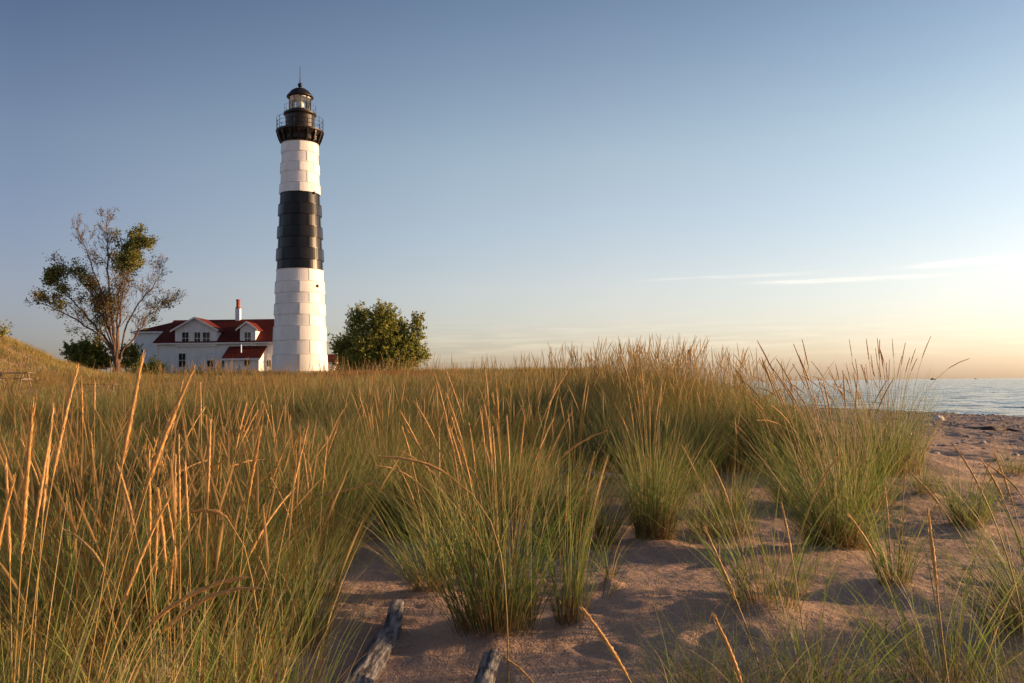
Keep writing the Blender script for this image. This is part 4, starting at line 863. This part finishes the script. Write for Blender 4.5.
log('driftwood_stub', [b0, b1], [.030, .034], DRIFT, 'cut end of a pale grey log poking into the bottom edge at centre', 'driftwood')
c0 = onG(565, 470, .10); c1 = onG(590, 488, .12); c2 = onG(622, 485, .06)
log('driftwood_branch', [c0, c1, c2], [.02, .035, .03], DRIFT, 'bluish grey driftwood branch lying behind the tussocks at centre', 'driftwood')
c0 = onG(545, 492, .06); c1 = onG(575, 478, .14); log('driftwood_twig', [c0, c1], [.014, .02], DRIFT, 'thin pale driftwood twig propped beside the bluish grey branch', 'driftwood')
d0 = onG(962, 428, .06); d1 = onG(978, 430, .05); d2 = onG(992, 431, .12)
log('beach_log', [d0, d1, d2, onG(1004, 431, .05), onG(1024, 432, .0)], [.03, .06, .12, .08, .04], DARKWOOD, 'long dark log lying on the pebbled beach near the water', 'driftwood')
x, y = ground(938, 421); z = gz(x, y); mb = MB(); 
for (ox, oy, s_) in ((0, 0, .24),): 
    vs = []; n1, n2 = 12, 8
    for i in range(n2 + 1):
        for k in range(n1):
            t = 2 * math.pi * k / n1; u = math.pi * i / n2; rr_ = 1 + .18 * math.sin(3 * t + u * 2) + random.uniform(-.05, .05); vs.append((x + s_ * 1.2 * rr_ * math.cos(t) * math.sin(u), y + s_ * rr_ * math.sin(t) * math.sin(u), z + .12 + s_ * .7 * math.cos(u) * rr_))
    mb.add(vs, [(i * n1 + k, i * n1 + (k + 1) % n1, (i + 1) * n1 + (k + 1) % n1, (i + 1) * n1 + k) for i in range(n2) for k in range(n1)], True)
props(mb.build('beach_stone', STONE), 'single pale boulder on the dark beach right of the lake-side tussock', 'stone')
# brown driftwood heap where the dune meets the lake
for k, (p0, p1, rr_) in enumerate((((741, 384), (760, 390), .05), ((748, 390), (768, 383), .035), ((752, 380), (770, 391), .04), ((762, 387), (790, 388), .03))):
    a = at(*p0, 15.0); b = at(*p1, 15.6); 
for (pts, rd, lab) in (([(4.05, 15.0, 0), (4.4, 15.2, .30), (4.9, 15.6, .42)], [.05, .04, .015], 'brown crooked branch rising from the driftwood at the end of the mound'),
                       ([(3.8, 15.2, .02), (4.5, 15.0, .26), (5.2, 14.9, .03)], [.05, .05, .02], 'brown branch lying level at the end of the mound'),
                       ([(4.1, 15.5, 0), (4.2, 15.3, .35), (4.05, 15.2, .55)], [.03, .03, .012], 'short forked brown branch sticking up at the end of the mound')):
    log('dead_branch', [(x_, y_, gz(x_, y_) + u_ * 1.9) for (x_, y_, u_) in pts], rd, DARKWOOD, lab, 'dead branch')
# low post fence on the dune behind the mound
fe = empty('post_fence', (6.4, 30, gz(6.4, 30)), 'low fence of short pale wooden posts running along the dune behind the mound', 'fence')
fx0 = at(663, 379.5, 30); fx1 = at(742, 382, 31.5); nP = 13
for k in range(nP):
    t = k / (nP - 1); p = fx0.lerp(fx1, t); zt = p.z + random.uniform(-.03, .05); g0 = gz(p.x, p.y)
    mb = MB(); mb.tube([(p.x, p.y, g0 - .2), (p.x + random.uniform(-.02, .02), p.y, zt)], [.085, .075], 8, jit=.06, smooth=False); mb.build('post', FENCEW, fe)
mb = MB(); mb.bar((fx0.x - .1, fx0.y + .12, fx0.z - .22), (fx1.x + .1, fx1.y + .12, fx1.z - .22), .04, .12); mb.build('rail', FENCEW, fe)
# lamp on a mast beyond the dune
lp = at(690, 353, 60); g0 = gz(lp.x, 60); lm = empty('beacon_mast', (lp.x, 60, g0), 'slim grey pole carrying a small boxy beacon, seen above the mound grass', 'beacon')
MB().tube([(lp.x, 60, g0 - .2), (lp.x, 60, lp.z - .1)], [.055, .045], 8).build('pole', METAL, lm)
mb = MB(); mb.lathe([(.10, lp.z - .16), (.17, lp.z - .12), (.17, lp.z - .02), (.13, lp.z - .01), (.13, lp.z + .1), (.19, lp.z + .11), (.18, lp.z + .2), (.05, lp.z + .26)], 12, (lp.x, 60, 0)); mb.build('beacon_head', METAL, lm)
# picnic tables at the far left, at the foot of the hill
def table(px, py, Y, rz, lab):
    p = at(px, py, Y); z = p.z; e = empty('picnic_table', (p.x, Y, z - .75), lab, 'picnic table', 'picnic tables half hidden in the dune grass'); e.rotation_euler.z = 0
    def pr(pts): return [(p.x + a * math.cos(rz) - b * math.sin(rz), Y + a * math.sin(rz) + b * math.cos(rz), z + c) for (a, b, c) in pts]
    mb = MB()
    for k in range(4): b = -.33 + k * .22; q = pr([(-1.0, b, 0), (1.0, b, 0)]); mb.bar(q[0], q[1], .2, .045)
    mb.build('table_top', TABLEW, e)
    for s_ in (-1, 1): q = pr([(-1.0, s_ * .72, -.3), (1.0, s_ * .72, -.3)]); mb = MB(); mb.bar(q[0], q[1], .26, .045); mb.build('bench', TABLEW, e)
    for s_ in (-.7, .7):
        for t in (-1, 1): q = pr([(s_, t * .28, -.05), (s_, t * .68, -.78)]); mb = MB(); mb.bar(q[0], q[1], .05, .1); mb.build('leg', TABLEW, e)
        q = pr([(s_ + .05, -.72, -.34), (s_ + .05, .72, -.34)]); mb = MB(); mb.bar(q[0], q[1], .04, .09); mb.build('cross_bar', TABLEW, e)
table(12, 373, 46, .1, 'weathered picnic table at the left edge below the grassy hill'); table(95, 384.5, 40, .05, 'weathered picnic table sunk in grass in front of the half-bare tree')
# far ships on the lake
for (px, sc_, lab) in ((933.5, 1.0, 'tiny dark ship on the horizon just right of the lake-side grass'), (976, .5, 'fainter low ship on the horizon nearer the right edge')):
    Y = 4200.0; p = at(px, 379, Y); zz = WATER; L_ = 26 * sc_; h_ = 8.5 * sc_
    sh = empty('ship', (p.x, Y, zz), lab, 'ship', 'ships on the far horizon')
    mb = MB(); prof = [(-L_ / 2, 0), (L_ / 2 * .9, 0), (L_ / 2, h_ * .45), (-L_ / 2, h_ * .40)]; mb.solid([(p.x + a, Y, zz + b) for (a, b) in prof], (0, 8 * sc_, 0)); mb.build('hull', DARKWOOD, sh)
    mb = MB(); mb.box((p.x - L_ * .35, Y + 1, zz + h_ * .4), (p.x - L_ * .02, Y + 6 * sc_, zz + h_ * .85)); mb.box((p.x - L_ * .28, Y + 2, zz + h_ * .85), (p.x - L_ * .12, Y + 5 * sc_, zz + h_ * 1.1)); mb.build('cabin', DARKWOOD, sh)
    MB().tube([(p.x - L_ * .1, Y + 3, zz + h_ * .8), (p.x - L_ * .1, Y + 3, zz + h_ * 1.6)], .3 * sc_, 6).build('mast', DARKWOOD, sh)
